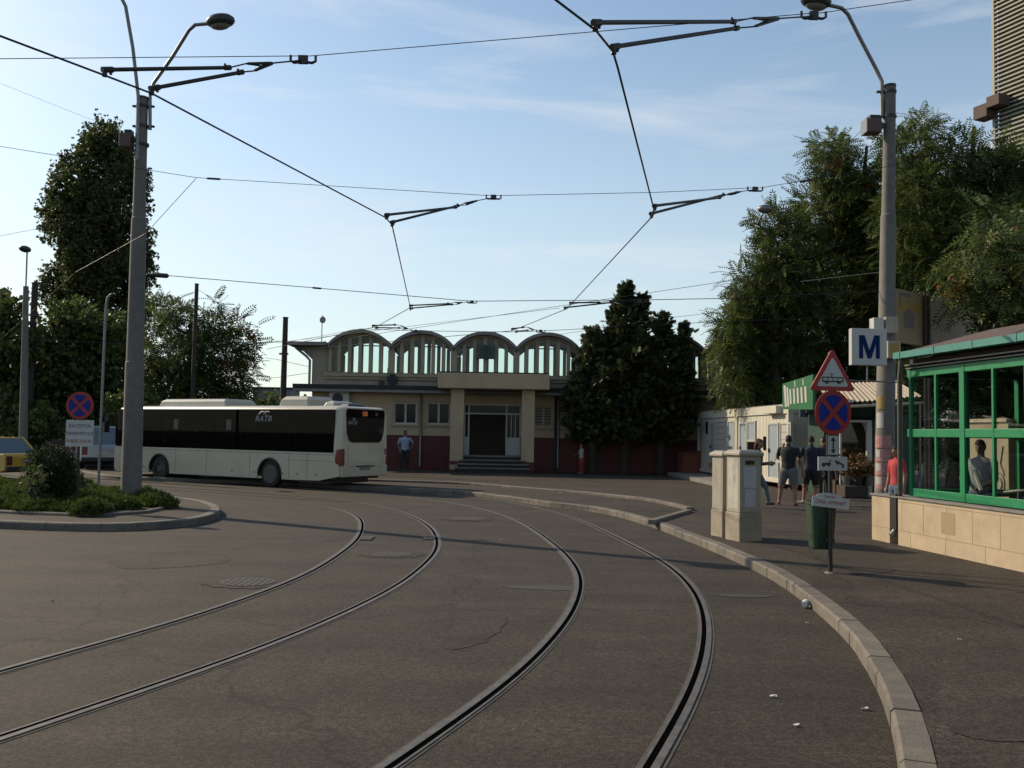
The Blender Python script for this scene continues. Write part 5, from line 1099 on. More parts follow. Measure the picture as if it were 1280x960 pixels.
# ------------------------------------------------------------------ white cabins
def P2(px, Y): return np.array(Yp(px, 560, Y)[:2])
cA, cB = P2(871, 43.2), P2(985.5, 31.6); cd = (cB-cA)/np.linalg.norm(cB-cA); cn = np.array([-cd[1], cd[0]]); cn = cn if cn[0] > 0 else -cn; CL = np.linalg.norm(cB-cA)/2; CZ0, CZ1 = .32, 3.05
def cq(s, o, z, k): p = cA+cd*(s+k*CL)+cn*o; return (p[0], p[1], z)
def cabin(k, label, items):
    t = Thing('cabin', label, 'cabin', cq(CL/2, 1.2, PZ, k), group='white cabins between the station and the kiosk')
    def b(mb, s0, s1, o0, o1, z0, z1):
        vs = [cq(s, o, z, k) for z in (z0, z1) for s, o in ((s0, o0), (s1, o0), (s1, o1), (s0, o1))]
        mb.add(vs, [(0, 3, 2, 1), (4, 5, 6, 7), (0, 1, 5, 4), (1, 2, 6, 5), (2, 3, 7, 6), (3, 0, 4, 7)])
    mb = MB(); b(mb, .06, CL-.06, .06, 2.34, CZ0-.02, CZ1-.06); t.part('wall', mb, 'container_white')
    mb = MB(); g_ = .14
    for s in (.01, CL-g_-.01): b(mb, s, s+g_, 0, .2, CZ0, CZ1); b(mb, s, s+g_, 2.2, 2.4, CZ0, CZ1)
    b(mb, .15, CL-.15, 0, .15, CZ1-.3, CZ1-.001); b(mb, .15, CL-.15, 0, .15, CZ0, CZ0+.16); b(mb, .15, CL-.15, 2.25, 2.4, CZ1-.3, CZ1-.001)
    for s in (.012, CL-.112): b(mb, s, s+.1, .2, 2.2, CZ1-.28, CZ1-.002); b(mb, s, s+.1, .2, 2.2, CZ0+.001, CZ0+.15)
    t.part('frame', mb, 'container_white', bevel=.012)
    mb = MB(); b(mb, 0.05, CL-.05, .05, 2.35, CZ1, CZ1+.04); t.part('roof', mb, 'roof_grey')
    mb = MB()
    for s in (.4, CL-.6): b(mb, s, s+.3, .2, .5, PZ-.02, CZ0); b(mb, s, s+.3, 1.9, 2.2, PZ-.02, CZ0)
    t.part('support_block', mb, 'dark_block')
    mb = MB()
    for s in np.arange(.3, CL-.2, .35): b(mb, s, s+.012, .052, .07, CZ0+.16, CZ1-.3)
    t.part('wall_rib', mb, 'white_frame')
    for kind, s0, s1, z0, z1 in items:
        mb = MB(); f = .07
        if kind in ('shutter', 'door', 'window'):
            for a in ((s0, s0+f, z0, z1), (s1-f, s1, z0, z1), (s0+f, s1-f, z1-f, z1), (s0+f, s1-f, z0, z0+f)): b(mb, a[0], a[1], .005, .1, a[2], a[3])
            w = t.part(kind if kind != 'shutter' else 'shuttered_window', mb, 'white_frame')
            mb = MB(); b(mb, s0+f, s1-f, .035, .055, z0+f, z1-f); t.part('panel', mb, {'shutter': 'white_frame', 'door': 'container_blue', 'window': 'container_blue'}[kind], parent=w)
            if kind == 'shutter':
                mb = MB()
                for z in np.arange(z0+.12, z1-.1, .26): b(mb, s0+f, s1-f, .028, .034, z, z+.02)
                t.part('shutter_slats', mb, 'stone_joint', parent=w)
            if kind == 'door': mb = MB(); b(mb, s0+.12, s0+.16, -.03, .03, z0+.95, z0+1.1); t.part('handle', mb, 'dark_metal', parent=w)
        elif kind == 'slot': b(mb, s0, s1, .03, .058, z0, z1); t.part('dark_opening', mb, 'window_dark')
        elif kind == 'shelf': b(mb, s0, s1, -.28, .05, z0, z1); t.part('counter_shelf', mb, 'white_frame')
        elif kind == 'ac': b(mb, s0, s1, -.22, .0, z0, z1); t.part('sign_box', mb, 'container_white', bevel=.02)
    return t
cabin(0, 'far white cabin with pale shutters next to the terracotta planter', [('slot', 1.35, 1.6, 2.05, 2.6), ('door', 2.1, 2.75, .45, 2.55), ('shutter', 3.0, 4.35, 1.15, 2.6), ('window', 4.7, 5.55, 1.15, 2.6)])
cabin(1, 'near white cabin with a bluish door and small service hatch', [('door', .45, 1.35, .45, 2.5), ('window', 1.4, 2.35, 1.75, 2.55), ('slot', 1.45, 2.3, .9, 1.72), ('slot', 3.2, 3.45, 1.45, 1.95), ('door', 3.75, 4.8, .42, 2.45), ('shutter', 4.95, 6.0, 1.2, 2.45), ('shelf', 5.1, 6.0, 1.05, 1.12), ('ac', 3.9, 5.2, CZ1-.28, CZ1-.02)])
mb = MB(); sl = [G(834, 592, .2)[:2], G(897, 606, .2)[:2], P2(905, 36.), P2(880, 43.1), P2(838, 43.)]; mb.prism([tuple(p) for p in sl], lambda u, v, w: (u, v, w), PZ-.05, PZ+.13)
single('slab', mb, 'old_concrete', None, None, kind='structure', bevel=.02)
# planter
pA = G(850.5, 590, PZ+.13); t = Thing('planter_box', 'sloping terracotta coloured box standing on the slab beside the far white cabin', 'planter', (pA[0]+.45, pA[1], PZ+.13), math.radians(14))
mb = MB(); mb.loft([[(-.45, -.35, 0), (.47, -.35, 0), (.47, .5, 0), (-.45, .5, 0)], [(-.45, -.35, .80), (.47, -.35, .92), (.47, .5, .98), (-.45, .5, .88)]]); t.part('body', mb, 'terracotta', world=False, bevel=.015)
mb = MB(); mb.loft([[(-.49, -.39, .80), (.51, -.39, .92), (.51, .54, .98), (-.49, .54, .88)], [(-.49, -.39, .86), (.51, -.39, .98), (.51, .54, 1.04), (-.49, .54, .94)]]); t.part('rim', mb, 'terracotta', world=False, bevel=.01)
pA = G(890, 592.5, PZ+.13); t = Thing('flower_pot', 'small orange clay pot between the planter and the cabin door', 'flower pot', (pA[0], pA[1]-.15, PZ+.13))
mb = MB(); mb.loft([[(r*math.cos(6.2832*j/16), r*math.sin(6.2832*j/16), z) for j in range(16)] for r, z in ((.12, 0), (.17, .4), (.2, .42), (.2, .5), (.16, .5), (.15, .42))]); t.part('pot', mb, 'orange_clay', world=False, smooth=40)
# ------------------------------------------------------------------ flower shop beside the cabins
FY = 28.6
def fxp(px, y=560): return Yp(px, y, FY)
fx0, fx1 = fxp(1043)[0], fxp(1093)[0]
fs = Thing('flower_kiosk', 'dark green flower kiosk with a white door post and beige awning', 'kiosk', ((fx0+fx1)/2, FY, PZ))
mb = MB(); mb.box2((fx0+.05, FY+2.4, PZ-.03), (fx1+1.2, FY+2.5, 2.75)); mb.box2((fx0-.02, FY+.9, PZ-.03), (fx0+.05, FY+2.5, 2.75)); mb.box2((fx1+.0, FY+.05, PZ-.03), (fx1+1.2, FY+.12, 2.75)); mb.box2((fx1+1.13, FY+.121, PZ-.03), (fx1+1.2, FY+2.39, 2.75)); fs.part('walls', mb, 'shop_green')
mb = MB(); mb.box2((fx0-.1, FY-.1, 2.76), (fx1+1.3, FY+2.6, 2.86)); fs.part('roof', mb, 'shop_green')
mb = MB(); mb.box2((fx0+.05, FY+.1, PZ-.02), (fx1, FY+2.4, PZ+.05)); fs.part('floor', mb, 'old_concrete')
a, b = fxp(1083.5)[0], fxp(1090)[0]
mb = MB(); mb.box2((a, FY-.02, PZ+.2), (b, FY+.1, 2.5)); mb.box2((fxp(1050)[0], FY-.021, 2.42), (a, FY+.09, 2.5)); mb.box2((fxp(1050)[0], FY+.0, PZ+.2), (fxp(1052)[0], FY+.08, 2.42)); mb.box2((fxp(1050)[0], FY-.02, PZ), (b, FY+.12, PZ+.199)); fs.part('door_frame', mb, 'white_frame', bevel=.01)
mb = MB(); mb.add([(fxp(1048)[0], FY+.04, 1.2), (a, FY+.04, 1.2), (a, FY+.04, 2.42), (fxp(1048)[0], FY+.04, 2.42)], [(0, 1, 2, 3)]); fs.part('glass', mb, 'kiosk_glass')
mb = MB(); mb.box2((fx0+.02, FY-.85, PZ+.02), (fxp(1072)[0], FY-.1, PZ+.35)); mb.box2((fx0+.06, FY-.099+.21, PZ+.06), (fx1-.1, FY+.5, .62)); mb.box2((fx0+.06, FY+.501, PZ+.06), (fx1-.1, FY+1.2, .95)); fs.part('display_steps', mb, 'rust_wood')
# awning
A0, A1, A2, A3 = [np.array(q) for q in ((fxp(1022)[0], FY-1.0, 2.92), (fxp(1136)[0], FY-1.0, 3.10), (fxp(1146)[0], FY+1.6, 3.74), (fxp(1046)[0], FY+1.6, 3.62))]
for k in range(4):
    mb = MB(); n = 10; l0, l1 = k/4, (k+1.12)/4
    for sg in (0, -.03):
        ring = [[], []]
        for i in range(n+1):
            u = min(1, (k*n+i*1.0)/(4*n)+ (i/n)*.01); dz = (.05 if i % 2 else 0)+.03*k+sg
            lo_ = A0+(A1-A0)*u; hi_ = A3+(A2-A3)*u; ring[0].append(lo_+[0, 0, dz]); ring[1].append(hi_+[0, 0, dz+.02*(k % 2)])
        mb.add(ring[0]+ring[1], [(i, i+1, n+2+i, n+1+i) for i in range(n)])
    fs.part('awning_sheet', mb, 'awning_beige')
mb = MB(); mb.tube([A0-[0, 0, .08], A1-[0, 0, .08]], .05, 6); fs.part('awning_beam', mb, 'awning_beige')
mb = MB(); mb.tube([A1-[0.1, 0, .1], (A1[0]-.1, A1[1], PZ)], .035, 6); fs.part('awning_post', mb, 'galv_metal')
mb = MB(); mb.add([tuple(A0-[0, 0, .1]), tuple(A1-[.7, 0, .1]), (A1[0]-.7, FY+.3, 2.5), (A0[0], FY+.3, 2.55)], [(0, 1, 2, 3)]); mb.add([tuple(A0-[0, 0, .12]), tuple(A1-[.7, 0, .12]), (A1[0]-.7, FY+.3, 2.48), (A0[0], FY+.3, 2.53)], [(0, 1, 2, 3)]); fs.part('awning_valance', mb, 'shop_green')
# green sign board facing left
sA, sB = P2(978, 31.4), P2(1016, 28.0); sdv = (sB-sA)/np.linalg.norm(sB-sA); sl_ = np.linalg.norm(sB-sA); sn = np.array([-sdv[1], sdv[0]]); sn = sn if sn[0] < 0 else -sn
def sq(u, v, w): p = sA+sdv*u+sn*w; return (p[0]+(-.0)*v, p[1], v)
z0s, z1s = 2.78, 3.75
sb = Thing('shop_sign_board', 'green and white striped sign board on top of the flower kiosk', 'sign', sq(sl_/2, z0s, 0))
mb = MB(); mb.prism([(0, z0s+.1), (sl_, z0s), (sl_, z1s+.1), (0, z1s)], sq, -.08, 0); sb.part('board', mb, 'sign_green')
mb = MB()
for i in range(5):
    u = .95+i*.42; mb.prism([(u, 3.02), (u+.2, 3.02), (u+.12, 3.52), (u-.08, 3.52)], sq, .0, .012)
mb.prism([(.35, 2.95), (.6, 2.95), (.42, 3.68), (.17, 3.68)], sq, .0, .012); mb.prism([(.66, 2.95), (.86, 2.95), (.72, 3.6), (.52, 3.6)], sq, .0, .012); sb.part('lettering', mb, 'sign_white')
mb = MB()
for u in (1.5, 2.4): mb.prism([(u, 3.56), (u+.1, 3.56), (u+.06, z1s+.02), (u-.04, z1s+.02)], sq, .0, .012)
sb.part('stripes', mb, 'sign_white')
mb = MB(); bx0, bx1 = Yp(1000, 560, 31.2)[0], Yp(1038, 560, 31.2)[0]; mb.box2((bx0, 31.2, 2.62), (bx1, 31.25, 2.98)); bn = single('hanging_banner', mb, 'awning_blue', 'narrow blue banner with pale lettering under the green sign board', 'banner')
t_ = text_mb('FLORI', .2, lambda x, y, z: ((bx0+bx1)/2+.0+x, 31.198-z, 2.80+y), .004); me = t_.mesh('lettering', ['paper_pink'], xf=Matrix.Translation(-bn.location)); q = bpy.data.objects.new('lettering', me); COL.objects.link(q); q.parent = bn
# buckets of flowers in the kiosk
for i in range(9):
    x = fx0+.2+(i % 3)*.36; y = FY-.45+(i//3)*.62; z = (PZ+.35, .62, .95)[i//3]
    if x > fx1-.2: continue
    t = Thing('flower_bucket', 'bucket of mixed flowers on display in the dark flower kiosk', 'flowers', (x, y, z), group='flower buckets in the kiosk')
    mb = MB(); mb.tube([(x, y, z), (x, y, z+.3)], [.1, .14], 12); t.part('bucket', mb, 'plastic_black' if i % 2 else 'galv_metal')
    P = np.array([x, y, z+.5])+nr.normal(size=(70, 3))*[.13, .13, .14]; t.part('blossoms', leaf_mesh('blossoms', 'flowers', P, nr.normal(size=P.shape)+[0, 0, .8], nr.uniform(.08, .16, 70), 'clu', t.o.location), 'flowers')
# ------------------------------------------------------------------ billboard
BYL, BYR = 21.3, 24.0; b0 = Yp(1118.5, 395, BYL); b1 = Yp(1222, 395, BYR); zt0, zb0_ = Yp(1119, 360, BYL)[2], Yp(1119, 427, BYL)[2]
bv = np.array([b1[0]-b0[0], b1[1]-b0[1]]); bl = np.linalg.norm(bv); bv /= bl; bnn = np.array([bv[1], -bv[0]])
def bq(u, v, w): p = np.array(b0[:2])+bv*u+bnn*w; return (p[0], p[1], v)
bb = Thing('billboard', 'weathered beige billboard with a grey pointed window picture above the kiosk roof', 'billboard', bq(bl/2, PZ, 0))
mb = MB(); mb.prism([(0, zb0_), (bl, zb0_), (bl, zt0), (0, zt0)], bq, -.12, 0); bp_ = bb.part('panel', mb, 'board_beige')
hB = zt0-zb0_
def brect(mb, u0, u1, v0, v1, w=.006): mb.prism([(bl*u0, zb0_+hB*v0), (bl*u1, zb0_+hB*v0), (bl*u1, zb0_+hB*v1), (bl*u0, zb0_+hB*v1)], bq, .001, w)
mb = MB(); brect(mb, .04, .72, .62, .78); bb.part('yellow_band', mb, 'board_yellow', parent=bp_)
mb = MB(); u0, u1 = .10, .21; mb.prism([(bl*u0, zb0_+hB*.30), (bl*u1, zb0_+hB*.30), (bl*u1, zb0_+hB*.56), (bl*(u0+u1)/2+.0, zb0_+hB*.68), (bl*u0, zb0_+hB*.56)], bq, .001, .008); bb.part('printed_picture', mb, 'board_grey', parent=bp_)
for rc in ((.05, .17, .88, .95), (.05, .065, .70, .878), (.37, .45, .86, .92), (.52, .55, .86, .92), (.38, .43, .04, .24), (.5, .54, .08, .16)): mb = MB(); brect(mb, *rc); bb.part('printed_bar', mb, 'board_grey', parent=bp_)
bb.part('lettering', text_mb('CASA', hB*.26, lambda x, y, z: bq(bl*.52+x, zb0_+hB*.43+y, .002+z), .004, sx=1.3), 'board_grey', parent=bp_)
for u in (.30, .345): mb = MB(); mb.prism([(bl*u, PZ), (bl*(u+.018), PZ), (bl*(u+.018), zt0+.05), (bl*u, zt0+.05)], bq, .03, .08); bb.part('post', mb, 'rust_wood')
# ------------------------------------------------------------------ tower
TY = 74.; tA = np.array(Yp(1240.5, 100, TY)[:2]); td = np.array([.38, -.925]); td /= np.linalg.norm(td); tn = np.array([-td[1], td[0]]); tn = tn if tn[0] < 0 else -tn
def tq(u, w, z): p = tA+td*u+tn*w; return (p[0], p[1], z)
tw = Thing('slatted_tower', 'tall grey green tower clad with slanting horizontal slats at the top right corner', 'tower', tq(9, -6, 0))
def tbox(mb, u0, u1, w0, w1, z0, z1):
    vs = [tq(u, w, z) for z in (z0, z1) for u, w in ((u0, w0), (u1, w0), (u1, w1), (u0, w1))]
    mb.add(vs, [(0, 3, 2, 1), (4, 5, 6, 7), (0, 1, 5, 4), (1, 2, 6, 5), (2, 3, 7, 6), (3, 0, 4, 7)])
mb = MB(); tbox(mb, .3, 18, -12, -.35, 0, 50); tw.part('core', mb, 'tower_core')
mb = MB()
for k in range(90): z = 18+k*.36; tbox(mb, 0, 18.3, -.3, 0, z, z+.12)
o_ = tw.part('slats', mb, 'tower_slat'); o_['kind'] = 'stuff'
for u in (0.0, 3.4, 6.8, 10.2, 13.6, 17): mb = MB(); tbox(mb, u-.02, u+.22, -.32, .03, 0, 50); tw.part('fin', mb, 'tower_slat')
mb = MB(); zc = Yp(1240, 137, TY)[2]; tbox(mb, .3, 1.5, -.2, 1.1, zc-.15, zc+.75); tbox(mb, -1.0, .299, -.2, 1.05, zc-.75, zc+.35); tw.part('concrete_bracket', mb, 'tower_block', bevel=.05)
# ------------------------------------------------------------------ background left
mb = MB(); w0, w1 = P2(-30, 52), P2(215, 50); mb.prism([(w0[0], w0[1]), (w1[0], w1[1]), (w1[0], w1[1]+.25), (w0[0], w0[1]+.25)], lambda u, v, w: (u, v, w), 0, 2.6); single('brick_wall', mb, 'brick_wall', 'dark brick yard wall behind the parked van and the bus', 'wall')
p = Yp(343, 490, 95); t = Thing('distant_shed', 'small flat roofed grey shed far behind the bus roof', 'building', (p[0], 95, 0)); zt_ = Yp(343, 484, 95)[2]
mb = MB(); mb.box2((p[0]-2.2, 95, 0), (p[0]+1.7, 99, zt_-.2)); t.part('wall', mb, 'far_grey'); mb = MB(); mb.box2((p[0]-2.3, 94.9, zt_-.2), (p[0]+1.8, 99.1, zt_)); t.part('roof', mb, 'roof_tar')
def wpole(label, px, py, Y, r, z0=0, mm='rust_wood', name='wooden_pole'):
    tp = Yp(px, py, Y); t = Thing(name, label, 'pole', (tp[0], Y, z0), group='dark poles in the background')
    mb = MB(); mb.tube([(tp[0], Y, z0), (tp[0], Y, tp[2])], [r*1.15, r*.85], 10); t.part('shaft', mb, mm, smooth=50)
    mb = MB(); mb.box((tp[0], Y-r, tp[2]-1.6), (r*3, .06, .08)); mb.tube([(tp[0], Y, tp[2]-.02), (tp[0], Y, tp[2]+.02)], r*1.0, 10); t.part('collar', mb, 'dark_metal'); return t
wpole('dark wooden pole just right of the far grey lamp post', 44, 354, 45, .17)
wpole('dark thin pole in front of the rusty leaved tree', 246, 355, 46, .11)
wpole('dark brown pole beside the left corner of the station', 357, 397, 40, .13, PZ)
tp = Yp(32.5, 358, 36); fl = Thing('lamp_post', 'far grey concrete lamp post with one dark lamp at the left edge', 'lamp post', (Yp(29, 560, 36)[0], 36, PZ))
bx_ = Yp(29.5, 560, 36)[0]; mb = MB(); mb.tube([(bx_, 36, PZ), (tp[0], 36, tp[2])], [.17, .1], 12); fl.part('pole', mb, 'pole_concrete', smooth=40)
lh = Yp(33, 312, 36); mb = MB(); mb.tube([(tp[0], 36, tp[2]-.3), (tp[0]-.02, 36, lh[2]-.05)], .03, 6); am = fl.part('lamp_arm', mb, 'galv_metal')
mb = MB(); mb.ell((lh[0], 35.9, lh[2]), (.2, .3, .13), 14, 8); fl.part('lamp_shell', mb, 'lamp_shell', parent=am, smooth=60)
tp = Yp(955, 262, 34); t = Thing('lamp_post', 'lamp post almost hidden in the left feathery tree, its round lamp peeping out', 'lamp post', (Yp(962, 600, 37)[0]+.9, 39.5, PZ))
mb = MB(); bxx = Yp(962, 600, 37)[0]+.9; mb.tube([(bxx, 39.5, PZ), (bxx, 39.5, tp[2]-1.2), (bxx-.3, 38, tp[2]-.4), (tp[0]+.3, 36, tp[2]-.05), (tp[0]+.1, 34.3, tp[2])], [.13, .07, .05, .04, .03], 8); t.part('pole', mb, 'galv_metal', smooth=60)
mb = MB(); mb.ell((tp[0], 33.9, tp[2]), (.28, .22, .16), 12, 8); t.part('lamp_shell', mb, 'galv_metal', smooth=60)
# ------------------------------------------------------------------ overhead wires
ZC = 4.8
def Gz(x, y, z=ZC): return G(x, y, z)
def wire(name, label, pts, r, mm='wire_black', group='tram wires overhead', n=5):
    mb = MB(); mb.tube([tuple(p) for p in pts], r, n); return single(name, mb, mm, label, 'wire', group)
cwL = [Gz(-420, -150), Gz(-120, -8), Gz(0, 45), Gz(130, 94), Gz(190, 117), Gz(482, 272), Gz(490, 281), Gz(513, 384.5), Gz(470, 408.5), Gz(448, 413)]
cwR = [Gz(560, -130), Gz(640, -52), Gz(695, 0), Gz(745, 38), Gz(766, 64), Gz(772, 84), Gz(817.5, 262), Gz(814, 272), Gz(713, 381), Gz(706, 387), Gz(640, 413.5), Gz(600, 417)]
def extend(pts, d): 
    p, q = np.array(pts[-2]), np.array(pts[-1]); v = (q-p)/np.linalg.norm(q-p); return pts+[q+v*d]
g7 = 'contact wires over the tracks'
wire('contact_wire', 'thick tram contact wire over the left track', extend(cwL, 8), .0095, group=g7)
wire('contact_wire', 'thick tram contact wire over the right track', extend(cwR, 8), .0095, group=g7)
def at_depth(pts): return [Yp(x, y, Y) for x, y, Y in pts]
s1 = at_depth([(-260, 74, 8.8), (0, 73.5, 8.9), (370, 70, 9.1), (388, 70, 9.1), (745, 39.5, 9.2), (1010, 17, 9.3), (1028, 16, 9.3), (1145, -1, 9.4), (1400, -42, 9.6)])
s2 = at_depth([(-200, 160, 17), (0, 183, 17), (245, 222, 16.8), (610, 244.5, 16.5), (624, 244.5, 16.5), (820, 240.5, 16.4), (938, 235, 16.3), (950, 235, 16.3), (1110, 208, 16.6), (1280, 165, 17), (1500, 100, 17.5)])
s3 = at_depth([(186, 343, LY), (210, 344.5, LY), (395, 360, 21.4), (586, 376.3, 21.6), (595, 376.5, 21.6), (700, 375.5, 21.4), (800, 375, 21), (905, 373, 20.4), (1099, 364.5, RY)])
s4 = at_depth([(60, 428, 38), (357, 428, 40), (450, 411, 26), (520, 413.5, 26), (640, 415, 26), (680, 413.6, 26), (900, 402, 27.5), (1060, 396, 30)])
wire('span_wire', 'thin span wire crossing nearest overhead from left to right', s1, .0045)
wire('span_wire', 'second thin span wire passing behind the left lamp pole top', s2, .0055)
wire('span_wire', 'third span wire stretched between the two concrete lamp poles', s3, .0085)
wire('span_wire', 'farthest span wire just above the station arches', s4, .008)
ot = [([(0, 295, 30), (160, 264, 30)], .007, 'faint thin wire rising to the left lamp pole in front of the poplar'), ([(0, 425, 33), (95, 340, 22), (182, 292, 18.5), (245, 223, 16.8)], .006, 'slanting guy wire rising from the far lamp post to the second span wire'), ([(0, 104, 30), (90, 140, 32), (180, 175, 34)], .005, 'faint wire running behind the top of the poplar'), ([(440, 422, 30), (690, 384, 27), (905, 352, 25), (1100, 316, 24)], .007, 'thin wire rising to the right above the conifers'), ([(700, 418, 30), (830, 398, 28), (960, 383, 27)], .006, 'pale thin wire slanting across the conifer tops'), ([(40, 424, 36), (100, 427, 36), (165, 431, 36), (300, 431, 38), (357, 426, 40)], .011, 'low wire from the far lamp post to the dark pole by the station'), ([(320, 446, 60), (345, 449, 52), (388, 459, 45)], .012, 'upper slack cable entering the left corner of the station'), ([(320, 471, 60), (345, 472, 52), (388, 466, 45)], .012, 'lower slack cable entering the left corner of the station'), ([(322, 424, 50), (357, 427, 40), (560, 402, 36), (700, 385, 33)], .008, 'thin cable from the dark pole passing over the station roof'), ([(1000, 352, 24), (1060, 345, 21), (1103, 340, RY)], .007, 'short wire reaching the right lamp pole through the tree')]
for pts, r, lab in ot: wire('overhead_cable', lab, at_depth(pts), r, group='thin cables in the background')
def insul(mb, p, q, r=.03):
    p, q = Vector(p), Vector(q); mb.tube([p, p.lerp(q, .1), p.lerp(q, .5), p.lerp(q, .9), q], [r*.4, r, r, r, r*.4], 8)
IN = [(at_depth([(190, 343.4, LY), (211, 345, LY)]), .055, 'dark insulator rod at the left end of the third span wire'), (at_depth([(390, 359.6, 21.4), (402, 360.7, 21.4)]), .022, 'small dark insulator in the middle of the third span wire'), (at_depth([(258, 222.9, 16.75), (276, 224, 16.7)]), .02, 'small dark insulator on the second span wire right of the left pole'), (at_depth([(1000, 227.5, 16.4), (1016, 224.5, 16.4)]), .022, 'small dark insulator on the second span wire by the right trees')]
for (p, q), r, lab in IN:
    mb = MB(); insul(mb, p, q, r); single('wire_insulator', mb, 'plastic_black', lab, 'insulator', 'insulators on the span wires', smooth=50)
def arms(label, c1, e1, c2, e2, clip, Yc, r):
    """two steady arms from the contact wire to a clip on the span wire"""
    C1, C2 = Vector(Gz(*c1)), Vector(Gz(*c2)); K = Vector(Yp(*clip, Yc))
    def endp(c, C, e): 
        q = np.clip((e[0]-c[0])/(clip[0]-c[0]+1e-6), 0, 1); return Vector(Yp(*e, C.y+(K.y-C.y)*q))
    E1, E2 = endp(c1, C1, e1), endp(c2, C2, e2)
    t = Thing('steady_arm', label, 'steady arm', (K.x, K.y, K.z), group='steady arms holding the contact wires')
    for C, E in ((C1, E1), (C2, E2)):
        A = C+Vector((0, 0, r*2.6)); d = (E-A).normalized()
        mb = MB(); mb.tube([A, E], r, 8); rod = t.part('rod', mb, 'dark_metal', smooth=50)
        mb = MB(); mb.tube([A-d*r*1.5, A+d*r*4], r*1.45, 8); mb.tube([A+d*r*3-Vector((0, 0, r*2.4)), A+d*r*3], r*.7, 6); mb.tube([C-Vector((0, 0, r*.6)), A], [r*1.3, r*.9], 8); t.part('clamp', mb, 'dark_metal', parent=rod); mb = MB(); mb.tube([E-d*r*3.2, E+d*r*.5], r*1.4, 8); mb.tube([E-d*r*3, E-d*r*3+Vector((0, 0, r*2.2))], r*.6, 6); t.part('end_fitting', mb, 'dark_metal', parent=rod)
    J = K.lerp((E1+E2)/2, .45)
    mb = MB()
    for E, s_ in ((E1, 1), (E2, -1)):
        m1 = E.lerp(J, .35)+Vector((0, 0, s_*r*1.2)); m2 = E.lerp(J, .7)-Vector((0, 0, s_*r*.9))
        mb.tube([E, m1, m2, J], r*.42, 6); insul(mb, m1, J, r*.8)
    mb.tube([J, K-Vector((0, 0, r*1.5))], r*.45, 6); t.part('tension_wire', mb, 'wire_black')
    mb = MB(); w = r*7
    for s_ in (-1, 1): mb.tube([K+Vector((s_*w, 0, r*1.2)), K+Vector((s_*w, 0, -r*2)), K+Vector((s_*w*.72, 0, -r*3)), K+Vector((s_*w*.3, 0, -r*2.6))], r*.8, 6)
    mb.box(K+Vector((0, 0, -r*1.2)), (w*.75, r*2, r*4.6)); t.part('clip', mb, 'plastic_black', smooth=50)
arms('nearest left steady arm pair beside the left lamp pole top', (131, 94), (287, 84.5), (190, 117), (303, 90), (379, 72), 9.1, .018)
arms('nearest right steady arm pair at the top of the photo', (744, 36), (918, 27), (767, 66), (922, 35), (1017, 17), 9.3, .018)
arms('middle left steady arm pair over the bus', (483, 273), (570, 259), (490, 282), (573, 257), (617, 245), 16.5, .019)
arms('middle right steady arm pair left of the big trees', (818, 262), (900, 247), (814, 271.5), (905, 243.5), (944, 235), 16.3, .019)
arms('far left steady arm pair above the station portico', (512.5, 384), (562, 379.5), (513, 387.5), (566, 380.5), (590, 376.5), 21.6, .016)
arms('far right steady arm pair beside the conifer tips', (713, 381), (750, 378), (706, 387), (765, 378), (800, 375.3), 21, .018)
arms('farthest left steady arm pair in front of the first station arches', (466, 409), (495, 406), (470, 411.5), (500, 410), (520, 413), 26, .018)
arms('farthest right steady arm pair in front of the middle station arches', (640, 413), (655, 409), (645, 416), (660, 413), (676, 413), 26, .018)
# ------------------------------------------------------------------ people
mat('skin', (.36, .20, .13), .55, .1, 20); mat('skin_dark', (.25, .13, .085), .55, .1, 20)
for n_, c in (('cloth_black', (.012, .012, .014)), ('cloth_navy', (.012, .018, .045)), ('cloth_lightblue', (.36, .44, .60)), ('cloth_grey', (.36, .36, .38)), ('cloth_shorts', (.16, .16, .17)), ('cloth_jeans', (.09, .14, .23)), ('cloth_palejeans', (.13, .16, .19)), ('cloth_red', (.55, .05, .06)), ('cloth_redpants', (.42, .03, .035)), ('cloth_white', (.60, .57, .55)), ('cloth_dark', (.025, .024, .028)), ('cloth_olive', (.06, .06, .045)), ('shoe_red', (.30, .04, .05)), ('shoe_grey', (.22, .24, .2)), ('shoe_black', (.02, .02, .02)), ('hair_dark', (.014, .010, .008)), ('hair_red', (.13, .035, .018)), ('eye_dark', (.015, .01, .01)), ('hair_grey', (.12, .11, .10))): mat(n_, c, .85, .18, 14)
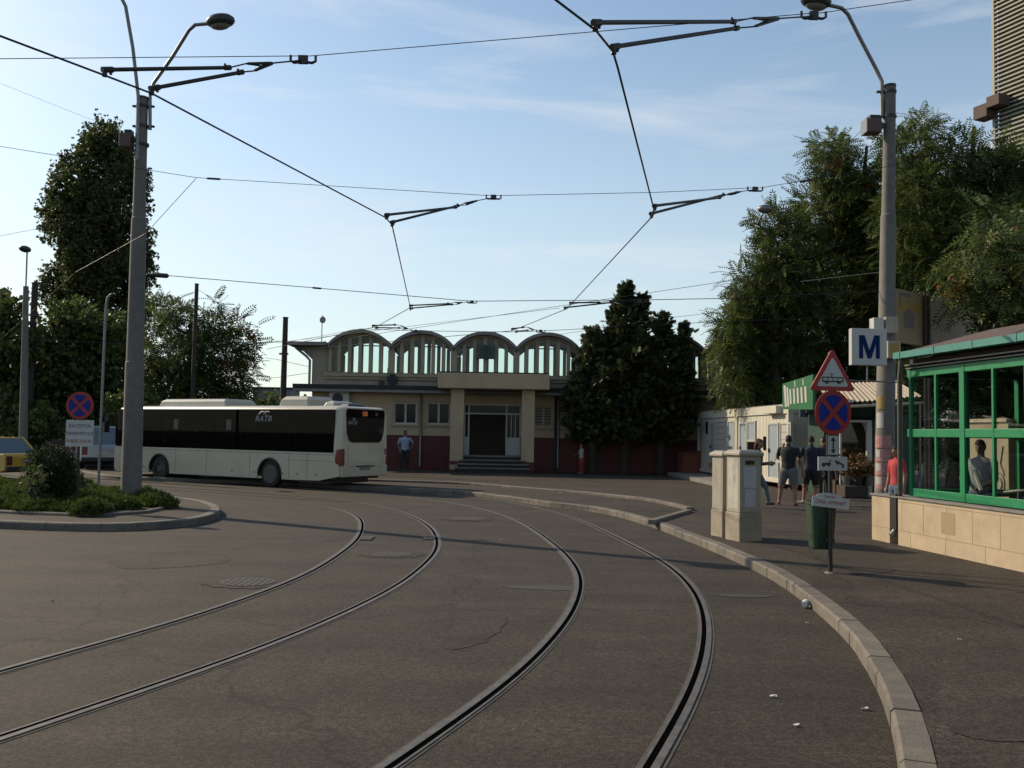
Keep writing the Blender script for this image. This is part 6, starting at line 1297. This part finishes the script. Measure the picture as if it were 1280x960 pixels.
def person(label, x, y, z, H, face, c, pose, hair='hair_dark', longhair=False, group=None, extra=None):
    """c: dict shirt, lower, shoe, skin, sleeve (0..1 upper arm), leglen (0..2; 2 = to the ankle)"""
    t = Thing('person', label, 'person', (x, y, z), face, group=group)
    V = lambda p: Vector(p)*H
    prim = []; mb = MB(); wd = c.get('wide', 1.)
    def cap(p, q, r0, r1, fn):
        p, q = V(p), V(q); r0 *= H; r1 *= H; d = (q-p).normalized()
        pts = [p-d*r0*.95, p-d*r0*.7, p-d*r0*.3, p, p.lerp(q, .5), q, q+d*r1*.3, q+d*r1*.7, q+d*r1*.95]; rs = [r0*.3, r0*.71, r0*.95, r0, (r0+r1)/2*1.02, r1, r1*.95, r1*.71, r1*.3]
        mb.tube(pts, rs, 12); prim.append((p, q, (r0+r1)/2, fn))
    sh, lo, so, sk = c['shirt'], c['lower'], c['shoe'], c.get('skin', 'skin'); sl = c.get('sleeve', .6); ll = c.get('leglen', 2.)
    lean = pose.get('lean', (0, 0)); lx, ly = lean
    # torso
    secs = [(.455, .078, .062), (.49, .094, .071), (.53, .095, .070), (.60, .085, .064), (.68, .094, .070), (.75, .106, .071), (.79, .105, .064), (.815, .085, .052), (.835, .045, .042)]
    rings = []
    for zz, rx, ry in secs:
        q = (zz-.46)/.37; rings.append([V((lx*q+rx*wd*math.cos(2*math.pi*k/20), ly*q+ry*wd*math.sin(2*math.pi*k/20), zz)) for k in range(20)])
    mb.loft(rings)
    prim.append((V((0, 0, .55)), V((lx*.9, ly*.9, .79)), .085*H*wd, lambda u: sh)); prim.append((V((-.03, 0, .48)), V((.03, 0, .48)), .08*H*wd, lambda u: lo))
    hd = pose.get('head', (0, 0)); hc = Vector((lx+hd[0], ly+hd[1]-.008, .928))
    cap((lx, ly+.006, .815), (hc.x, hc.y+.012, .885), .033, .030, lambda u: sk)
    hm = Matrix.Rotation(pose.get('turn', 0), 3, 'Z') @ Matrix.Rotation(pose.get('nod', 0), 3, 'X')
    def hp(a, b, e): return hc+hm @ Vector((a, b, e))
    mb.ell(hc*H, (.043*H, .052*H, .064*H), 18, 12, hm); mb.ell(hp(0, -.012, -.03)*H, (.033*H, .040*H, .038*H), 14, 8, hm)
    mb.ell(hp(0, -.054, -.008)*H, (.008*H, .013*H, .014*H), 8, 6, hm); 
    for s_ in (1, -1): mb.ell(hp(s_*.043, .004, -.004)*H, (.007*H, .012*H, .018*H), 8, 6, hm)
    mb.ell(hp(0, -.047, -.034)*H, (.014*H, .008*H, .006*H), 8, 6, hm)
    prim.append((hp(0, 0, -.03)*H, hp(0, 0, .03)*H, .05*H, lambda u: sk))
    eyes = [hp(s_*.017, -.047, .006)*H for s_ in (1, -1)]
    # arms
    for s_, key in ((1, 'L'), (-1, 'R')):
        shd = Vector((s_*.108*wd+lx, ly, .795)); el = shd+Vector(pose.get('el'+key, (s_*.035, .005, -.165))); wr = el+Vector(pose.get('wr'+key, (s_*.01, -.03, -.145)))
        cap(shd, el, .034 if sl > .1 else .028, .027 if sl > .5 else .024, (lambda u: sh if u < sl else sk)); cap(el, wr, .0235, .017, (lambda u: sh if sl > 1 else sk))
        fd = (wr-el).normalized(); sd_ = fd.cross(Vector((0, 1, 0))); sd_ = sd_.normalized() if sd_.length > .1 else Vector((1, 0, 0)); pn = fd.cross(sd_)
        palm = wr+fd*.05; cap(wr, palm, .016, .019, lambda u: sk)
        for f in range(4):
            off = sd_*(f-1.5)*.0115; L_ = (.040, .047, .044, .034)[f]; a_ = palm+off; m_ = a_+fd*L_*.55+pn*.006*s_; e_ = m_+fd*L_*.4+pn*.016*s_
            cap(a_, m_, .0062, .0058, lambda u: sk); cap(m_, e_, .0058, .005, lambda u: sk)
        a_ = wr+fd*.018-sd_*.015; m_ = a_+fd*.022-sd_*.018; cap(a_, m_, .0075, .0068, lambda u: sk); cap(m_, m_+fd*.02, .0066, .0056, lambda u: sk)
    for s_, key in ((1, 'L'), (-1, 'R')):
        hip = Vector((s_*.05*wd, 0, .475)); kn = hip+Vector(pose.get('kn'+key, (s_*.012, -.008, -.205))); an = kn+Vector(pose.get('an'+key, (s_*.006, .014, -.225)))
        lw = 1.12 if ll >= 1.6 else 1.18
        cap(hip, kn, .062*lw*(wd*.5+.5), .041*lw if ll > .6 else .038, (lambda u: lo if u < ll else sk)); cap(kn, an, .036*(1.12 if ll > 1.4 else 1), .023*(1.35 if ll > 1.7 else 1), (lambda u: lo if 1+u < ll else sk))
        td_ = Vector(pose.get('toe'+key, (s_*.02, -.095, 0))); a_ = Vector((an.x, an.y+.018, max(an.z-.03, .02))); cap(a_, a_+td_+Vector((0, 0, -.002)), .023, .018, lambda u: so); cap(an, a_, .022, .022, lambda u: so if ll < 1.9 else (lo if u < .3 else so))
    me = mb.mesh('body', [sh], tri=False); ob = bpy.data.objects.new('tmp', me); COL.objects.link(ob)
    md = ob.modifiers.new('r', 'REMESH'); md.mode = 'VOXEL'; md.voxel_size = .0068*H; md.use_smooth_shade = True
    ms_ = ob.modifiers.new('s', 'SMOOTH'); ms_.factor = .5; ms_.iterations = 2
    dg = bpy.context.evaluated_depsgraph_get(); me2 = bpy.data.meshes.new_from_object(ob.evaluated_get(dg)); bpy.data.objects.remove(ob); me2.name = 'body'
    names = []; 
    def mi(n):
        if n not in names: names.append(n)
        return names.index(n)
    nf = len(me2.polygons); ctr = np.zeros(nf*3, np.float32); me2.polygons.foreach_get('center', ctr); ctr = ctr.reshape(-1, 3)
    best = np.full(nf, 1e9); idx = np.zeros(nf, int)
    for p, q, r, fn in prim:
        p_, q_ = np.array(p), np.array(q); d = q_-p_; u = np.clip(((ctr-p_)@d)/(d@d+1e-9), 0, 1); ds = np.linalg.norm(ctr-(p_+u[:, None]*d), axis=1)-r
        m_ = ds < best
        if m_.any():
            vals = np.array([mi(fn(uu)) for uu in np.round(u[m_], 2)]); idx[m_] = vals; best[m_] = ds[m_]
    for e in eyes: idx[np.linalg.norm(ctr-np.array(e), axis=1) < .0075*H] = mi('eye_dark')
    # shirts end at the hip, above the trousers
    me2.materials.clear()
    for n in names: me2.materials.append(MATS[n])
    me2.polygons.foreach_set('material_index', idx.astype(np.int32)); me2.update()
    t.part('body', me2, None)
    hb_ = MB(); nu, nv = 22, 14; vs = []; keep = []
    for i in range(nv+1):
        th = math.pi*i/nv
        for j in range(nu):
            ph = 2*math.pi*j/nu; d = Vector((math.sin(th)*math.cos(ph), math.sin(th)*math.sin(ph), math.cos(th))); k = 1+.05*math.sin(9*ph+4*th)
            vs.append(hp(d.x*.0475*k, d.y*.0565*k+.003, d.z*.0685*k+.004)*H); keep.append(d.z > .28 or (d.y > .05 and d.z > (-.95 if longhair else -.55)))
    fs = [f for i in range(nv) for j in range(nu) for f in [(i*nu+j, (i+1)*nu+j, (i+1)*nu+(j+1) % nu, i*nu+(j+1) % nu)] if all(keep[q] for q in f)]
    hb_.add(vs, fs)
    if longhair: hb_.ell(hp(0, .042, -.028)*H, (.047*H, .034*H, .075*H), 14, 10, hm); hb_.ell(hp(0, .035, .05)*H, (.03*H, .03*H, .025*H), 10, 8, hm)
    t.part('hair', hb_, hair, world=False, smooth=70)
    if extra: extra(t, H)
    return t
def at_g(px, py, z=PZ): return G(px, py, z)
g = at_g(505, 588.5); man1 = person('man in a light blue shirt by the station wall with a hand on his hip', g[0], SY-1.9, PZ, 1.83, math.radians(8), dict(shirt='cloth_lightblue', lower='cloth_dark', shoe='shoe_black', sleeve=.75, wide=1.12, skin='skin_dark'), dict(elL=(.10, .03, -.13), wrL=(-.075, -.02, -.10), elR=(-.05, .0, -.16), wrR=(.05, -.05, -.11)))
g = at_g(726.5, 592); person('small person in a pale top and red trousers by the conifers', g[0], g[1], PZ, 1.36, math.radians(-70), dict(shirt='cloth_white', lower='cloth_redpants', shoe='shoe_grey', sleeve=.4), dict(elR=(-.03, -.05, -.15), wrR=(.03, -.12, -.02)), hair='hair_grey')
def phone(t, H):
    pass
g = at_g(950, 634); wgl = person('red haired woman striding beside the cabinets while holding a phone', g[0]-.08, g[1], PZ, 1.72, math.radians(72), dict(shirt='cloth_olive', lower='cloth_palejeans', shoe='shoe_black', sleeve=1.6), dict(lean=(0, -.02), nod=.25, head=(0, -.012), knL=(.01, -.115, -.175), anL=(.0, -.045, -.215), knR=(-.01, .03, -.2), anR=(-.0, .10, -.2), elR=(-.03, -.02, -.165), wrR=(.03, -.13, .01), elL=(.03, -.01, -.165), wrL=(-.02, -.125, .02)), hair='hair_red', longhair=True)
g = at_g(985.5, 631.5); person('man in a black shirt and grey shorts raising a hand to his face', g[0], g[1], PZ, 1.84, math.radians(150), dict(shirt='cloth_black', lower='cloth_shorts', shoe='shoe_red', sleeve=.75, leglen=.92, wide=1.12), dict(knR=(-.03, -.01, -.205), knL=(.045, .0, -.2), anL=(.03, .0, -.22), elR=(-.06, -.01, -.165), wrR=(-.01, -.03, -.145), elL=(.055, -.08, -.12), wrL=(-.05, -.05, .13), turn=.5))
g = at_g(1014, 630); person('man in a navy shirt and dark shorts half hidden behind the right road sign', g[0], g[1], PZ, 1.84, math.radians(170), dict(shirt='cloth_navy', lower='cloth_black', shoe='shoe_grey', sleeve=.75, leglen=.95, wide=1.1), dict(elL=(.05, -.04, -.15), wrL=(-.02, -.11, -.07), knL=(.03, -.01, -.2), anL=(.02, .0, -.22), toeL=(.07, -.06, 0), nod=.2))
g = at_g(1037, 627); person('dark clothed person standing at the flower kiosk behind the road sign', g[0]+.25, g[1]+1.2, PZ, 1.84, math.radians(200), dict(shirt='cloth_dark', lower='cloth_black', shoe='shoe_black', sleeve=.5, wide=1.05), dict(elR=(-.05, -.06, -.14), wrR=(-.02, -.12, .0), nod=.15))
g = Yp(1121, 580, 18.6); person('boy in a red shirt between the lamp pole and the kiosk downpipe', g[0], 18.6, PZ, 1.64, math.radians(-75), dict(shirt='cloth_red', lower='cloth_jeans', shoe='shoe_grey', sleeve=.8), dict(nod=.2))
pk = kq(1.95, 1.0, PZ); g = Yp(1226, 580, 15.1); person('man in a grey shirt and jeans standing behind the kiosk glass', g[0], 15.1, PZ, 1.78, math.radians(-50), dict(shirt='cloth_grey', lower='cloth_jeans', shoe='shoe_grey', sleeve=.8, wide=1.08, skin='skin'), dict(nod=.3, elL=(.03, -.05, -.16), wrL=(-.06, -.10, -.06), elR=(-.03, -.05, -.16), wrR=(.06, -.10, -.06)))
# phone in the woman's hand
wp = wgl.o.matrix_basis @ (Vector((-.108-.03+.03, -.02-.02-.13-.09, .795-.165+.03))*1.72)
mb = MB(); mb.box(wp+Vector((0, 0, .02)), (.08, .012, .15), rz=math.radians(72)); single('mobile_phone', mb, 'plastic_black', 'dark mobile phone held by the red haired woman', 'phone', bevel=.004)
# ------------------------------------------------------------------ sky and sun
SUN_AZ = math.radians(32.0); EL = math.radians(31.)
sv = Vector((-math.cos(SUN_AZ)*math.cos(EL), math.sin(SUN_AZ)*math.cos(EL), math.sin(EL)))
w = bpy.data.worlds.new('World'); S.world = w; w.use_nodes = True; nt = w.node_tree; bg = nt.nodes['Background']
sk_ = _n(nt, 'ShaderNodeTexSky', sky_type='NISHITA'); sk_.sun_disc = False; sk_.sun_elevation = EL; sk_.sun_rotation = math.atan2(sv.x, sv.y); sk_.air_density = 1.0; sk_.dust_density = .9; sk_.ozone_density = 1.5; sk_.altitude = 80
tc = _n(nt, 'ShaderNodeTexCoord'); mp = _n(nt, 'ShaderNodeMapping'); mp.inputs['Scale'].default_value = (1.5, 2.2, 9.); mp.inputs['Rotation'].default_value = (.12, .28, .1); mp.inputs['Location'].default_value = (.52, .2, .9)
no = _n(nt, 'ShaderNodeTexNoise'); no.inputs['Scale'].default_value = 1.6; no.inputs['Detail'].default_value = 8; no.inputs['Roughness'].default_value = .58; no.inputs['Distortion'].default_value = .5
nt.links.new(tc.outputs['Generated'], mp.inputs['Vector']); nt.links.new(mp.outputs['Vector'], no.inputs['Vector'])
r = _n(nt, 'ShaderNodeValToRGB'); r.color_ramp.elements[0].position = .50; r.color_ramp.elements[1].position = .74; r.color_ramp.elements[1].color = (.5, .5, .5, 1); nt.links.new(no.outputs['Fac'], r.inputs['Fac'])
sep = _n(nt, 'ShaderNodeSeparateXYZ'); nt.links.new(tc.outputs['Generated'], sep.inputs[0])
hz = _n(nt, 'ShaderNodeMapRange'); hz.interpolation_type = 'SMOOTHSTEP'; hz.inputs[1].default_value = .0; hz.inputs[2].default_value = .45; hz.inputs[3].default_value = .64; hz.inputs[4].default_value = .06; nt.links.new(sep.outputs[2], hz.inputs[0])
tn_ = _n(nt, 'ShaderNodeMix', data_type='RGBA', blend_type='MULTIPLY'); tn_.inputs[0].default_value = 1.; tn_.inputs[7].default_value = (1.04, 1.06, 1.0, 1); nt.links.new(sk_.outputs[0], tn_.inputs[6])
hm_ = _n(nt, 'ShaderNodeMix', data_type='RGBA'); hm_.inputs[7].default_value = (4.5, 5.0, 5.1, 1); nt.links.new(hz.outputs[0], hm_.inputs[0]); nt.links.new(tn_.outputs[2], hm_.inputs[6])
mx = _n(nt, 'ShaderNodeMix', data_type='RGBA'); mx.inputs[7].default_value = (5.6, 5.7, 5.7, 1)
nt.links.new(r.outputs['Color'], mx.inputs[0]); nt.links.new(hm_.outputs[2], mx.inputs[6]); nt.links.new(mx.outputs[2], bg.inputs['Color'])
bg.inputs['Strength'].default_value = .15
sun = bpy.data.lights.new('sun', 'SUN'); sun.energy = 5.0; sun.angle = math.radians(.5); sun.color = (1., .83, .60)
so_ = bpy.data.objects.new('sun', sun); COL.objects.link(so_); so_.rotation_euler = sv.to_track_quat('Z', 'Y').to_euler()
S.view_settings.view_transform = 'Standard'; S.view_settings.look = 'None'; S.view_settings.exposure = .08; S.view_settings.gamma = 1.
S.cycles.max_bounces = 8; S.cycles.transparent_max_bounces = 16
